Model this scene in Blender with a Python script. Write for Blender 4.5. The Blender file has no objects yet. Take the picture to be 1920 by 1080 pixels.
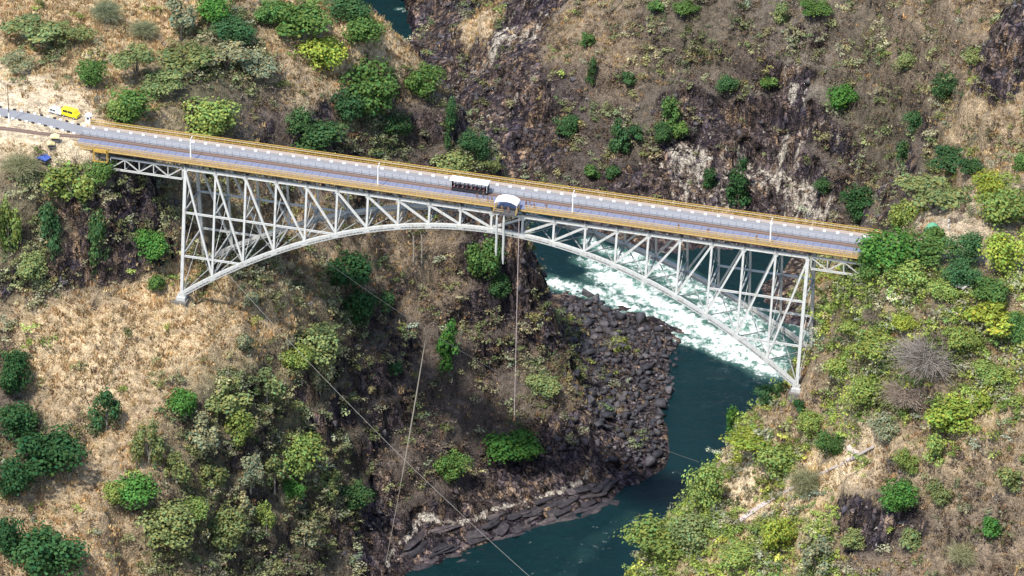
import bpy, bmesh, math, random
import numpy as np
from mathutils import Matrix, Vector
random.seed(7); RNG = np.random.default_rng(7)
SC = bpy.context.scene
COL = SC.collection

# ------------------------------------------------------------------ camera, sky, sun, exposure
CAM = np.array([216.619, -860.087, 481.486]); YAW, PITCH, ROLL, FPX = -0.241959, -0.516975, 0.023575, 7965.7
def cam_axes():
    cy, sy = math.cos(YAW), math.sin(YAW); cp, sp = math.cos(PITCH), math.sin(PITCH); cr, sr = math.cos(ROLL), math.sin(ROLL)
    f = np.array([sy*cp, cy*cp, sp]); r = np.array([cy, -sy, 0.]); u = np.cross(r, f)
    return cr*r+sr*u, -sr*r+cr*u, f
AR, AU, AF = cam_axes()
cam = bpy.data.cameras.new('camera'); camo = bpy.data.objects.new('camera', cam); COL.objects.link(camo)
cam.sensor_width = 36; cam.lens = FPX/1920*36; cam.clip_start = 5; cam.clip_end = 12000
camo.matrix_world = Matrix(((AR[0], AU[0], -AF[0], CAM[0]), (AR[1], AU[1], -AF[1], CAM[1]), (AR[2], AU[2], -AF[2], CAM[2]), (0, 0, 0, 1)))
SC.camera = camo
SUN = Vector((-0.18, -0.47, 0.865)).normalized()          # towards the sun
world = bpy.data.worlds.new('World'); SC.world = world; world.use_nodes = True
nt = world.node_tree; nt.nodes.clear()
sky = nt.nodes.new('ShaderNodeTexSky'); sky.sky_type = 'NISHITA'; sky.sun_disc = False
sky.sun_elevation = math.asin(SUN.z); sky.sun_rotation = math.atan2(SUN.x, SUN.y)
bg = nt.nodes.new('ShaderNodeBackground'); bg.inputs['Strength'].default_value = 0.15
wo = nt.nodes.new('ShaderNodeOutputWorld')
nt.links.new(sky.outputs['Color'], bg.inputs['Color']); nt.links.new(bg.outputs['Background'], wo.inputs['Surface'])
sl = bpy.data.lights.new('sun', 'SUN'); sl.energy = 3.3; sl.angle = math.radians(3.0); sl.color = (1, .96, .88)
so = bpy.data.objects.new('sun', sl); COL.objects.link(so); so.rotation_euler = (-SUN).to_track_quat('-Z', 'Y').to_euler()
vs = SC.view_settings; vs.view_transform = 'Standard'; vs.look = 'None'; vs.exposure = 0.86; vs.gamma = 1; vs.use_curve_mapping = False
SC.render.engine = 'CYCLES'
SC.cycles.max_bounces = 4; SC.cycles.diffuse_bounces = 2; SC.cycles.transparent_max_bounces = 4

# ------------------------------------------------------------------ helpers
def tag(o, label=None, cat=None, group=None, kind=None):
    if label: o['label'] = label
    if cat: o['category'] = cat
    if group: o['group'] = group
    if kind: o['kind'] = kind
    return o
def empty(name, loc=(0, 0, 0), rz=0):
    o = bpy.data.objects.new(name, None); COL.objects.link(o); o.location = loc; o.rotation_euler = (0, 0, rz); o.empty_display_size = .5
    return o
def link(name, me, parent=None):
    o = bpy.data.objects.new(name, me); COL.objects.link(o)
    if parent is not None: o.parent = parent
    return o
def pymesh(name, v, f, mats=(), smooth=False):
    me = bpy.data.meshes.new(name); me.from_pydata([tuple(map(float, p)) for p in v], [], f); me.update()
    for m in mats: me.materials.append(m)
    if smooth: me.polygons.foreach_set('use_smooth', [True]*len(me.polygons))
    return me
def npmesh(name, V, F, mats=(), smooth=False):
    """V (n,3) floats, F (m,k) ints, all faces with k corners"""
    V = np.ascontiguousarray(V, np.float32); F = np.ascontiguousarray(F, np.int32); m, k = F.shape
    me = bpy.data.meshes.new(name); me.vertices.add(len(V)); me.vertices.foreach_set('co', V.ravel())
    me.loops.add(m*k); me.loops.foreach_set('vertex_index', F.ravel())
    me.polygons.add(m); me.polygons.foreach_set('loop_start', np.arange(m, dtype=np.int32)*k)
    if smooth: me.polygons.foreach_set('use_smooth', np.ones(m, bool))
    for x in mats: me.materials.append(x)
    me.update(calc_edges=True); me.validate()
    return me
def vcol(me, C, name='Col'):
    a = me.attributes.new(name, 'FLOAT_COLOR', 'POINT')
    a.data.foreach_set('color', np.ascontiguousarray(np.c_[C, np.ones(len(C))], np.float32).ravel())
def vflt(me, A, name):
    a = me.attributes.new(name, 'FLOAT', 'POINT'); a.data.foreach_set('value', np.ascontiguousarray(A, np.float32).ravel())
class MB:
    """collects boxes, beams, tubes, prisms; build() makes ONE mesh object"""
    def __init__(s): s.v = []; s.f = []; s.mi = []; s.m = 0
    def add(s, v, f):
        n = len(s.v); s.v += [tuple(p) for p in v]; s.f += [tuple(i+n for i in q) for q in f]; s.mi += [s.m]*len(f); return s
    def box(s, c, d, rz=0):
        hx, hy, hz = d[0]/2, d[1]/2, d[2]/2; cz, sz = math.cos(rz), math.sin(rz); v = []
        for x, y, z in ((-1,-1,-1),(1,-1,-1),(1,1,-1),(-1,1,-1),(-1,-1,1),(1,-1,1),(1,1,1),(-1,1,1)):
            X, Y = x*hx, y*hy; v.append((c[0]+X*cz-Y*sz, c[1]+X*sz+Y*cz, c[2]+z*hz))
        return s.add(v, [(0,3,2,1),(4,5,6,7),(0,1,5,4),(1,2,6,5),(2,3,7,6),(3,0,4,7)])
    def beam(s, a, b, w, h, up=(0, 0, 1), off=(0, 0)):
        a = Vector(a); b = Vector(b); d = (b-a).normalized(); u = Vector(up)
        if abs(d.dot(u)) > .98: u = Vector((1, 0, 0))
        r = d.cross(u).normalized(); u = r.cross(d).normalized(); v = []
        for p in (a, b):
            for x, y in ((-1,-1),(1,-1),(1,1),(-1,1)): v.append(p+r*(x*w/2+off[0])+u*(y*h/2+off[1]))
        return s.add(v, [(0,1,2,3),(7,6,5,4),(0,4,5,1),(1,5,6,2),(2,6,7,3),(3,7,4,0)])
    def tube(s, pts, rad, n=6):
        pts = [Vector(p) for p in pts]; rad = rad if isinstance(rad, (list, tuple)) else [rad]*len(pts); v = []
        for i, p in enumerate(pts):
            d = (pts[min(i+1, len(pts)-1)]-pts[max(i-1, 0)]).normalized()
            r = d.cross(Vector((0, 0, 1)) if abs(d.z) < .9 else Vector((1, 0, 0))).normalized(); u = r.cross(d)
            for k in range(n):
                a = 2*math.pi*k/n; v.append(p+(r*math.cos(a)+u*math.sin(a))*rad[i])
        f = [(i*n+k, i*n+(k+1) % n, (i+1)*n+(k+1) % n, (i+1)*n+k) for i in range(len(pts)-1) for k in range(n)]
        f += [tuple(range(n))[::-1], tuple(range((len(pts)-1)*n, len(pts)*n))]
        return s.add(v, f)
    def prism(s, poly, y0, y1, axis='y'):
        """polygon in (x,z) pulled along y (or (y,z) along x)"""
        n = len(poly); v = []
        for y in (y0, y1):
            for p in poly: v.append((p[0], y, p[1]) if axis == 'y' else (y, p[0], p[1]))
        f = [tuple(range(n)), tuple(range(n, 2*n))[::-1]]+[(i, i+n, (i+1) % n+n, (i+1) % n) for i in range(n)]
        return s.add(v, f)
    def mesh(s, name, *mats):
        me = pymesh(name, s.v, s.f, mats)
        if len(mats) > 1: me.polygons.foreach_set('material_index', s.mi)
        bm = bmesh.new(); bm.from_mesh(me); bmesh.ops.recalc_face_normals(bm, faces=bm.faces); bm.to_mesh(me); bm.free()
        return me
    def build(s, name, mat, parent=None):
        return link(name, s.mesh(name, *(mat if isinstance(mat, (list, tuple)) else (mat,))), parent)

# ---- numpy value noise
def _h(ix, iy, iz, seed):
    n = (ix.astype(np.int64)*374761393+iy.astype(np.int64)*668265263+iz.astype(np.int64)*2147483647+seed*1274126177) & 0xffffffff
    n = ((n ^ (n >> 13))*1274126177) & 0xffffffff
    n = ((n ^ (n >> 16))*2246822519) & 0xffffffff
    return ((n ^ (n >> 15)) & 0xffffff)/float(0xffffff)*2-1
def vn(x, y, z=None, seed=0):
    x0 = np.floor(x); y0 = np.floor(y); fx = x-x0; fy = y-y0; fx = fx*fx*(3-2*fx); fy = fy*fy*(3-2*fy); Z0 = np.zeros_like(x0)
    if z is None:
        return (_h(x0,y0,Z0,seed)*(1-fx)+_h(x0+1,y0,Z0,seed)*fx)*(1-fy)+(_h(x0,y0+1,Z0,seed)*(1-fx)+_h(x0+1,y0+1,Z0,seed)*fx)*fy
    z0 = np.floor(z); fz = z-z0; fz = fz*fz*(3-2*fz); r = 0
    for dz, w in ((0, 1-fz), (1, fz)):
        r = r+w*((_h(x0,y0,z0+dz,seed)*(1-fx)+_h(x0+1,y0,z0+dz,seed)*fx)*(1-fy)+(_h(x0,y0+1,z0+dz,seed)*(1-fx)+_h(x0+1,y0+1,z0+dz,seed)*fx)*fy)
    return r
def fbm(x, y, z=None, seed=0, o=3):
    r = 0; a = 1.; t = 0
    for i in range(o):
        k = 2.03**i; r = r+a*vn(x*k, y*k, None if z is None else z*k, seed+i*17); t += a; a *= .5
    return r/t

# ---- node materials
def mat_new(name):
    m = bpy.data.materials.new(name); m.use_nodes = True; t = m.node_tree; t.nodes.clear()
    o = t.nodes.new('ShaderNodeOutputMaterial'); b = t.nodes.new('ShaderNodeBsdfPrincipled'); t.links.new(b.outputs[0], o.inputs['Surface'])
    return m, t, b, o
def N(t, typ, **k):
    n = t.nodes.new('ShaderNode'+typ)
    for a, v in k.items():
        if a.startswith('i_'): n.inputs[a[2:].replace('_', ' ')].default_value = v
        else: setattr(n, a, v)
    return n
def noise(t, scale, detail=3, rough=.6, vec=None, stretch=None):
    n = N(t, 'TexNoise'); n.inputs['Scale'].default_value = scale; n.inputs['Detail'].default_value = detail; n.inputs['Roughness'].default_value = rough
    if vec is None:
        g = N(t, 'NewGeometry'); vec = g.outputs['Position']
    if stretch:
        mp = N(t, 'Mapping'); mp.inputs['Scale'].default_value = stretch; t.links.new(vec, mp.inputs['Vector']); vec = mp.outputs['Vector']
    t.links.new(vec, n.inputs['Vector']); return n.outputs[0]
def ramp(t, fac, stops):
    r = N(t, 'ValToRGB'); e = r.color_ramp.elements
    while len(e) < len(stops): e.new(.5)
    for k, (p, c) in zip(e, stops):
        k.position = p; k.color = (*c, 1) if isinstance(c, tuple) else (c, c, c, 1)
    t.links.new(fac, r.inputs[0]); return r.outputs[0]
def mix(t, a, b, fac, mode='MIX'):
    m = N(t, 'Mix', data_type='RGBA', blend_type=mode)
    for s, k in ((a, 6), (b, 7), (fac, 0)):
        if isinstance(s, (int, float)): m.inputs[k].default_value = s if k == 0 else (s, s, s, 1)
        elif isinstance(s, tuple): m.inputs[k].default_value = (*s, 1)
        else: t.links.new(s, m.inputs[k])
    return m.outputs[2]
def math_(t, op, a, b=0.):
    m = N(t, 'Math', operation=op)
    for i, s in enumerate((a, b)):
        if isinstance(s, (int, float)): m.inputs[i].default_value = s
        else: t.links.new(s, m.inputs[i])
    return m.outputs[0]
def attr(t, name): return N(t, 'Attribute', attribute_name=name)
def bump(t, b, h, strength=.5, dist=.3):
    n = N(t, 'Bump'); n.inputs['Strength'].default_value = strength; n.inputs['Distance'].default_value = dist
    t.links.new(h, n.inputs['Height']); t.links.new(n.outputs[0], b.inputs['Normal'])
def paint(name, col, rough=.55, var=.18, scale=.9, metal=0, dirt=None):
    """weathered paint or plain stuff: base colour, blotches, grime"""
    m, t, b, o = mat_new(name)
    n = noise(t, scale, 4, .65); c = mix(t, tuple(x*(1-var) for x in col), tuple(min(1, x*(1+var)) for x in col), n)
    if dirt:
        n2 = noise(t, scale*2.3, 5, .7, stretch=(1, 1, .3)); c = mix(t, c, dirt, ramp(t, n2, [(.52, 0.), (.72, .8)]))
    t.links.new(c, b.inputs['Base Color']); b.inputs['Roughness'].default_value = rough; b.inputs['Metallic'].default_value = metal
    return m

# ------------------------------------------------------------------ the gorge
# levels are metres above the bridge's top chord; the survey lists hold a line of sight (x, y) and the level of the ground met there
WATER = -112.
def ray(x, y): return AF+AR*(x-960)/FPX+AU*(540-y)/FPX
def atz(x, y, z):
    d = ray(x, y); return CAM+d*((z-CAM[2])/d[2])
def project(P):
    d = np.asarray(P)-CAM; z = d@AF
    return 960+FPX*(d@AR)/z, 540-FPX*(d@AU)/z
SURVEY = [
(0,20,4),(0,130,3.2),(150,60,3),(300,30,2),(150,150,2.4),(0,190,2.8),(60,205,2.9),(120,220,2.9),(160,232,2.6),(60,250,2.4),(110,275,1.6),(60,300,-1),
(250,200,0.5),(400,140,0),(450,90,1),(350,80,1.5),(300,240,-4),(450,220,-6),(560,190,-9),(600,120,-5),(560,30,1),(680,70,-2),(640,220,-16),
(750,40,-5),(800,110,-12),(850,210,-22),(900,280,-31),(945,325,-37),(650,270,-24),(760,290,-32),(740,160,-14),(850,310,-36),(500,270,-17),(400,260,-9),
(420,420,-24),(500,450,-35),(600,450,-39),(700,450,-44),(800,470,-54),(900,470,-58),(965,450,-56),(995,480,-62),(380,500,-33),
(0,330,-4),(100,315,-3),(200,325,-5),(280,345,-9),(0,450,-18),(100,470,-21),(200,450,-18),(270,470,-23),(310,520,-31),
(0,600,-35),(100,580,-33),(180,560,-32),(260,540,-32),(340,572,-34),(250,600,-35),(180,630,-36.5),(60,650,-38.5),(200,685,-41),(300,640,-38),(350,690,-42),(400,600,-37),(450,560,-37),(520,570,-42),(430,660,-42),
(600,540,-46),(620,600,-52),(100,760,-48),(200,790,-51),(0,780,-50),(40,870,-56),(100,960,-63),(50,1070,-70),(200,950,-61),(210,1070,-72),(300,860,-55),
(400,710,-45),(480,700,-49),(560,640,-50),(480,780,-57),(420,880,-64),(450,960,-76),(430,1070,-86),(330,1000,-70),(610,710,-63),(640,760,-72),(560,860,-76),(560,960,-87),(620,1070,-101),
(700,600,-60),(700,700,-71),(720,820,-86),(680,940,-97),(700,1040,-106),(760,720,-78),(800,560,-65),(850,640,-74),(850,760,-87),(850,860,-97),(790,930,-101),(740,1015,-106.5),(850,972,-107),(1000,925,-107),(1120,895,-107.5),
(950,560,-71),(1000,600,-77),(940,680,-84),(980,780,-94),(980,870,-103),(900,930,-104.5),(1040,700,-88),(1100,770,-95),(1080,850,-102),(1115,830,-104),
(1018,550,-111),(1060,558,-111.5),(1100,553,-112),(1060,640,-105),(1150,650,-106),(1110,700,-103.5),(1160,780,-105),(1200,600,-110.5),(1265,640,-111.6),(1262,740,-112),(1245,800,-111.5),(1250,870,-112),(1180,900,-110.5),(1200,840,-107.5),(1045,612,-107),(1078,690,-103.5),(1122,765,-104.5),(1100,735,-104),(1030,582,-108),
(830,1060,-112),(950,1010,-112),(1035,972,-112),(1172,912,-112),(760,1080,-112),
(790,50,-111.5),(850,200,-112),(960,330,-112),(1110,448,-112),(1200,472,-112),(1280,505,-112),(1350,535,-112),(1440,565,-112),
(815,20,-106),(860,90,-98),(900,20,-88),(900,180,-100),(960,100,-88),(960,240,-101),(1000,0,-80),(1050,150,-86),(1050,300,-102),(1150,0,-70),(1150,200,-89),(1150,380,-107),
(1300,0,-61),(1300,120,-75),(1300,260,-92),(1300,430,-110),(1420,100,-68),(1450,0,-58),(1440,230,-86),(1480,330,-98),(1500,440,-110),(1600,0,-51),(1600,130,-66),(1600,270,-84),(1600,400,-101),(1540,540,-104),
(1700,0,-42),(1700,120,-58),(1690,230,-72),(1690,320,-84),(1800,20,-33),(1900,20,-22),(1860,80,-34),(1790,170,-52),(1740,260,-66),
(1770,300,-22),(1790,350,-12),(1850,300,-10),(1850,220,-2),(1910,160,6),(1910,300,-3),(1720,390,-8),
(1650,455,2.6),(1750,425,2.8),(1900,430,3.5),(1640,500,-1),(1600,525,-6),(1560,575,-14),(1535,630,-22),(1505,690,-33),(1492,722,-34.5),(1450,742,-42),(1400,775,-51),(1368,830,-57),(1340,885,-61),(1292,935,-64),(1240,990,-66),(1185,1050,-67),
(1700,560,-3),(1850,540,2),(1700,650,-9),(1600,720,-19),(1610,650,-15),(1800,690,-7),(1905,680,-3),(1700,780,-20),(1550,800,-34),(1460,850,-46),(1600,850,-31),(1800,830,-18),(1905,830,-12),(1400,930,-53),(1500,950,-45),(1650,950,-36),(1800,940,-28),(1905,940,-22),(1300,1040,-63),(1450,1050,-57),(1600,1050,-48),(1750,1050,-41),(1905,1060,-34)]
UNSEEN = [(-42,128,-98),(-60,140,-84),(-32,157,-113),(-75,165,-98),(-95,190,-80),(-75,205,-111.5),(-105,250,-111),(-125,290,-111),(-140,250,-70),(-140,180,-30),(-100,130,-12),(-60,112,-20),(-180,120,3),(-180,300,-20),(-160,340,-60),
(-18,-30,-110),(-25,-70,-110),(-40,-120,-110),(-50,-160,-110),(-45,-40,-98),(-60,-90,-96),(-75,-130,-98),(-72,-62,-78),(-95,-130,-82),(-180,-60,-25),(-190,-120,-35),(-130,-100,-62),(-120,-150,-75),(-190,20,3),(-190,-20,0),
(46,5,-100),(42,-20,-102),(36,-45,-103),(30,-75,-104),(30,-10,-113),(24,-45,-113),(10,-100,-112),(0,-150,-112),(40,-110,-90),(60,-150,-80),(62,30,-92),(54,35,-112),(75,60,-85),(60,70,-112),(85,90,-85),(66,105,-112),(78,130,-108),(70,150,-112),(95,55,-40),
(110,-110,-55),(140,-150,-50),(200,-150,-30),(200,-60,2),(200,60,6),(200,160,8),(200,300,5),(120,330,-5),(40,330,-30),(-20,330,-45),(-60,350,-60),(200,380,5),(-200,380,0)]
RIVER = [(-150,380),(-128,330),(-112,285),(-90,235),(-55,200),(-10,172),(30,155),(50,130),(50,95),(44,65),(30,30),(12,0),(0,-40),(-12,-90),(-28,-160)]
def seg_dist(X, Y, pts):
    """distance to a polyline"""
    D = np.full(np.shape(X), 1e9)
    for (ax, ay), (bx, by) in zip(pts[:-1], pts[1:]):
        dx, dy = bx-ax, by-ay; t = np.clip(((X-ax)*dx+(Y-ay)*dy)/(dx*dx+dy*dy+1e-9), 0, 1)
        D = np.minimum(D, np.hypot(X-ax-t*dx, Y-ay-t*dy))
    return D
CP = np.array([tuple(atz(*s)) for s in SURVEY]+UNSEEN)
n_ = len(CP); d_ = np.linalg.norm(CP[:, None, :2]-CP[None, :, :2], axis=2)
A_ = np.zeros((n_+3, n_+3)); A_[:n_, :n_] = -d_+np.eye(n_); A_[:n_, n_] = 1; A_[:n_, n_+1:] = CP[:, :2]; A_[n_:, :n_] = A_[:n_, n_:].T
W_ = np.linalg.solve(A_, np.r_[CP[:, 2], 0, 0, 0])
STEP = .86; GX0, GX1, GY0, GY1 = -195., 205., -165., 385.
gx = np.arange(GX0, GX1, STEP); gy = np.arange(GY0, GY1, STEP); X, Y = np.meshgrid(gx, gy)
Z = W_[n_]+W_[n_+1]*X+W_[n_+2]*Y
for i in range(n_): Z = Z-W_[i]*np.hypot(X-CP[i, 0], Y-CP[i, 1])
# carve the bed, keep the banks above the water
dr = seg_dist(X, Y, RIVER)
Z = np.where(dr < 13, np.minimum(Z, -113.5-(13-dr)*.25), Z)
def slope(Z):
    a, b = np.gradient(Z, STEP); return np.hypot(a, b)
st = np.clip(slope(Z)/1.6, 0, 1); st = st*st*(3-2*st)
# roads and the ground round the bearings stay as levelled
ROAD_L = [tuple(atz(x, y, 3.0)[:2]) for x, y in ((-160, 186), (-60, 196), (20, 210), (95, 226))]+[(-103, 1.7), (-88, 1.7)]
TRACK_L = [tuple(atz(x, y, 3.0)[:2]) for x, y in ((-160, 224), (-60, 231), (20, 239), (80, 248))]+[(-103, -.9), (-88, -.9)]
ROAD_R = [(86, .8), (93, .8), (118, 3), (140, 8), (165, 10), (200, 12)]
lev = np.minimum(np.minimum(seg_dist(X, Y, ROAD_L[:-1]), seg_dist(X, Y, TRACK_L[:-1])), seg_dist(X, Y, ROAD_R[1:]))
hold = np.clip((lev-5)/9, 0, 1)
bear = np.minimum.reduce([np.hypot(X-bx, Y-by) for bx in (-76.2, 76.2) for by in (-8.7, 8.7)]); holdb = np.clip((bear-3)/10, .12, 1)
big = fbm(X/26, Y/26, seed=3, o=3)*(2.2+5.0*st); mid = fbm(X/7.5, Y/7.5, seed=9, o=3)*(.9+2.2*st)
rid = (1-np.abs(fbm(X/13, Y/13, seed=21, o=3))*2.2)*2.6*st
dbk = seg_dist(X, Y, [tuple(atz(x, y, -106)[:2]) for x, y in ((1035, 570), (1110, 620), (1180, 690), (1180, 790), (1190, 860))]); wet = np.clip((Z-WATER)/14, .06, 1)*np.clip((dbk-9)/10, .12, 1)
Z = Z+(big+mid+rid-1.2*st)*hold*holdb*wet
# basalt flows: steep ground steps between benches and faces
per = 11.5; zz = (Z+fbm(X/30, Y/30, seed=33)*5)/per; fr = zz-np.floor(zz); stp = np.where(fr < .55, fr*.2/.55, .2+(fr-.55)*.8/.45)
Z = Z+(stp-fr)*per*.85*st*hold*holdb*wet
RIM = [tuple(atz(x, y, -106.8)[:2]) for x, y in ((722, 1045), (745, 1012), (800, 985), (850, 975), (905, 962), (960, 938), (1010, 922), (1060, 905), (1100, 893), (1125, 878), (1120, 862), (1100, 850))]
drim = seg_dist(X, Y, RIM); zq = (Z+fbm(X/6, Y/6, seed=35)*1.2)/1.25; fq = zq-np.floor(zq); Z = Z+(np.where(fq < .7, fq*.15, .105+(fq-.7)*2.98)-fq)*1.25*np.clip((17-drim)/5, 0, 1)*.9
Z = Z+fbm(X/2.6, Y/2.6, seed=41, o=2)*(.22+.45*st)*hold*wet
Z = np.where(lev < 14, Z*hold+(1-hold)*np.minimum(2.48, np.where(lev < 5, 2.48, Z*.5+1.24)), Z)
under = (np.abs(Y) < 9)&(X > -97)&(X < 92)
Z = np.where(under, np.minimum(Z, np.interp(X, [-97, -92, -85, -77.5, 77.5, 82, 87, 91], [1.4, -5, -14, -31.5, -31.5, -16, -5, 1.4])), Z)
dbr = np.where(np.abs(Y) < 11, 1, np.clip((16-np.abs(Y))/5, 0, 1))
archz = -4.5-27.7*(X/76.2)**2
Z = np.where((np.abs(X) < 74), Z*(1-dbr)+np.minimum(Z, archz-6)*dbr, Z)
def Hs(x, y):
    ix = (np.asarray(x, float)-GX0)/STEP; iy = (np.asarray(y, float)-GY0)/STEP
    ix = np.clip(ix, 0, len(gx)-1.001); iy = np.clip(iy, 0, len(gy)-1.001); a = ix.astype(int); b = iy.astype(int); u = ix-a; v = iy-b
    return Z[b, a]*(1-u)*(1-v)+Z[b, a+1]*u*(1-v)+Z[b+1, a]*(1-u)*v+Z[b+1, a+1]*u*v
def hit(x, y, lo=WATER):
    """where the line of sight meets the ground"""
    d = ray(x, y); t = np.linspace((14-CAM[2])/d[2], (lo-CAM[2])/d[2], 1500); P = CAM+np.outer(t, d)
    k = np.argmax(P[:, 2] <= np.maximum(Hs(P[:, 0], P[:, 1]), lo)); return P[k] if P[k, 2] > lo-1 and k > 0 else P[-1]
def seen(P, tol=5.):
    """in or near the field of view and not behind a hill by more than tol"""
    x, y = project(P); ok = (x > -140)&(x < 2060)&(y > -120)&(y < 1200); d = CAM-P; d = d/np.linalg.norm(d, axis=1)[:, None]
    for k in np.linspace(6, 150, 40): ok &= Hs(P[:, 0]+d[:, 0]*k, P[:, 1]+d[:, 1]*k) < P[:, 2]+d[:, 2]*k+tol
    return ok
# ---- what covers the ground where: tan grass, brown scrub, olive, lime, dark rock, pale rock, dirt
COVER = [(50,40,'T'),(150,30,'T'),(100,110,'T6O2'),(50,170,'D'),(200,170,'T7B2'),(250,60,'T'),(350,160,'O6B3'),(450,130,'O6B3'),(560,150,'T6B4'),(520,220,'B7R2'),(620,110,'T'),(720,70,'T8'),(770,100,'T8B2'),(600,240,'R5B5'),(700,220,'B4R1O5'),(780,230,'B7R2'),(880,300,'O6B4'),
(60,250,'D'),(120,270,'D'),(30,285,'D5T5'),(90,215,'D'),(130,190,'D7T3'),(30,330,'O5B5'),(150,400,'B3R3O4'),(250,380,'R6B2O2'),(60,480,'O6B2R2'),(200,480,'R4B3O3'),(150,520,'B6R3'),
(250,560,'T'),(150,600,'T'),(350,620,'T'),(430,580,'T8B1'),(100,690,'T'),(250,760,'T7B3'),(180,720,'D3T7'),(540,560,'T6B4'),(480,500,'B5O4'),(130,980,'T7B3'),(200,1040,'T6B4'),(50,800,'O5B4'),(30,740,'B7'),(120,760,'T6B3'),
(420,740,'O7B2'),(400,830,'O6B2R1'),(470,830,'R2O5B3'),(540,860,'O8B2'),(350,950,'O6B3'),(450,1000,'B4O4R1'),(560,1000,'B4O4R1'),(620,760,'R3O4B2'),(600,650,'O7B2'),(300,900,'T4B4'),
(560,480,'B5T4'),(700,500,'B6T3'),(750,480,'B6T3'),(650,680,'B5O3R1'),(740,650,'B6R3'),(720,760,'B6R3'),(800,760,'B8'),(880,740,'B8'),(930,560,'B6R3'),(850,520,'B7T2'),(960,500,'R7B2'),(1020,620,'R5B3'),(1000,700,'O2B5'),(1060,720,'T3B3R3'),(780,860,'B8'),(860,920,'R4B5'),(700,980,'R8'),(1080,830,'R8'),(1000,880,'R9'),(900,970,'R'),(1100,900,'R'),(650,900,'B4O5'),(960,660,'B6R2'),(1100,800,'R7P2'),
(800,80,'R'),(830,150,'R9'),(850,150,'R7P2'),(900,60,'T7P2R1'),(930,90,'P8R2'),(960,100,'R6P4'),(1000,40,'P6R4'),(960,200,'R7P2'),(930,150,'R9'),(1000,250,'R6B3'),(950,290,'R8'),(1050,60,'B6T3'),(1050,180,'B5R5'),(1150,100,'B7T2'),(1120,300,'B6R4'),(1200,250,'B5R3O2'),(1250,60,'B7O2'),(1350,60,'B7O2'),(1400,150,'B8'),(1300,250,'R7B3'),(1300,290,'P7R3'),(1460,220,'P7R3'),(1480,300,'P9R1'),(1420,260,'P2R8'),(1500,360,'P8R2'),(1550,300,'B7R3'),(1600,120,'B7O2'),(1700,80,'B7T2'),(1650,250,'B6O3'),(1850,30,'B6T3'),(1800,60,'B6T2'),(1890,100,'R9'),(1700,350,'B6R3'),(1450,400,'R'),(1600,330,'B7R2'),(1200,350,'R7B3'),(880,250,'R8B1'),
(1850,200,'T7B3'),(1800,260,'T6B4'),(1900,270,'T5B5'),(1750,330,'O5B4'),
(1560,560,'T5L2B3'),(1530,640,'L4B4'),(1650,600,'L4B3T2'),(1700,680,'L3B4T2'),(1600,700,'L5B3'),(1750,620,'B6L2'),(1850,700,'L3B4T2'),(1720,730,'B7T2'),(1550,740,'B5T3'),(1480,770,'T4B4'),(1600,800,'B4L2T3'),(1850,780,'T4B3L2'),(1380,930,'D6T4'),(1450,900,'L3T5'),(1550,880,'T7D2'),(1400,912,'D'),(1365,948,'D8T2'),(1430,938,'D8T2'),(1540,905,'T8D1'),(1605,850,'D8T2'),(1480,935,'T7D3'),(1330,965,'D5L4'),(1650,880,'T5B3'),(1600,970,'R6B3'),(1700,980,'B5R3'),(1750,880,'T4B4'),(1850,880,'B5T3'),(1850,980,'B6R2T2'),(1500,1000,'L4T4'),(1350,1000,'L4T5'),(1250,1030,'L6B2'),(1450,1060,'T5L2'),(1700,1060,'B6T2'),(1900,1050,'B6T2'),(1750,420,'D6B3')]
KEYS = 'TBOLRPD'
def comp(s):
    v = np.zeros(7); k = 0
    while k < len(s):
        w = int(s[k+1])/10 if k+1 < len(s) and s[k+1].isdigit() else 1.; v[KEYS.index(s[k])] = w; k += 2 if k+1 < len(s) and s[k+1].isdigit() else 1
    return v/v.sum()
CVP = np.array([hit(x, y) for x, y, s in COVER]); CVV = np.array([comp(s) for x, y, s in COVER])
cc = 4                                                   # composition on a coarser lattice, then spread
Xc, Yc, Zc = X[::cc, ::cc], Y[::cc, ::cc], Z[::cc, ::cc]
jx, jy = Xc+fbm(Xc/9, Yc/9, seed=51)*7, Yc+fbm(Xc/9, Yc/9, seed=52)*7
num = np.zeros(Xc.shape+(7,)); den = np.zeros(Xc.shape)
for p, v in zip(CVP, CVV):
    w = 1/((jx-p[0])**2+(jy-p[1])**2+(.9*(Zc-p[2]))**2+6)**2.2; den += w; num += w[..., None]*v
COMPc = num/den[..., None]
def spread(A):
    iy = np.arange(len(gy))/cc; ix = np.arange(len(gx))/cc; a = np.minimum(iy.astype(int), A.shape[0]-2); b = np.minimum(ix.astype(int), A.shape[1]-2)
    v = np.clip(iy-a, 0, 1)[:, None, None]; u = np.clip(ix-b, 0, 1)[None, :, None]
    return A[a][:, b]*(1-v)*(1-u)+A[a+1][:, b]*v*(1-u)+A[a][:, b+1]*(1-v)*u+A[a+1][:, b+1]*v*u
COMP = spread(COMPc)
sl_ = slope(Z); steep = np.clip((sl_-1.5)/1.3, 0, 1)
rk = np.clip(COMP[..., 4]*1.15+COMP[..., 5]+steep*.46*(1-COMP[..., 6])-.14+fbm(X/4, Y/4, Z/4, seed=61)*.25, 0, 1)
rk = np.where(Z < WATER+5, np.maximum(rk, np.clip((WATER+5.5-Z)/3, 0, 1)), rk)
pal = np.clip(COMP[..., 5]*1.0+(fbm(X/6, Y/6, Z/14, seed=71)-.28)*1.0*rk*np.clip((Z-WATER-8)/20, 0, 1), 0, 1)
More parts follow.
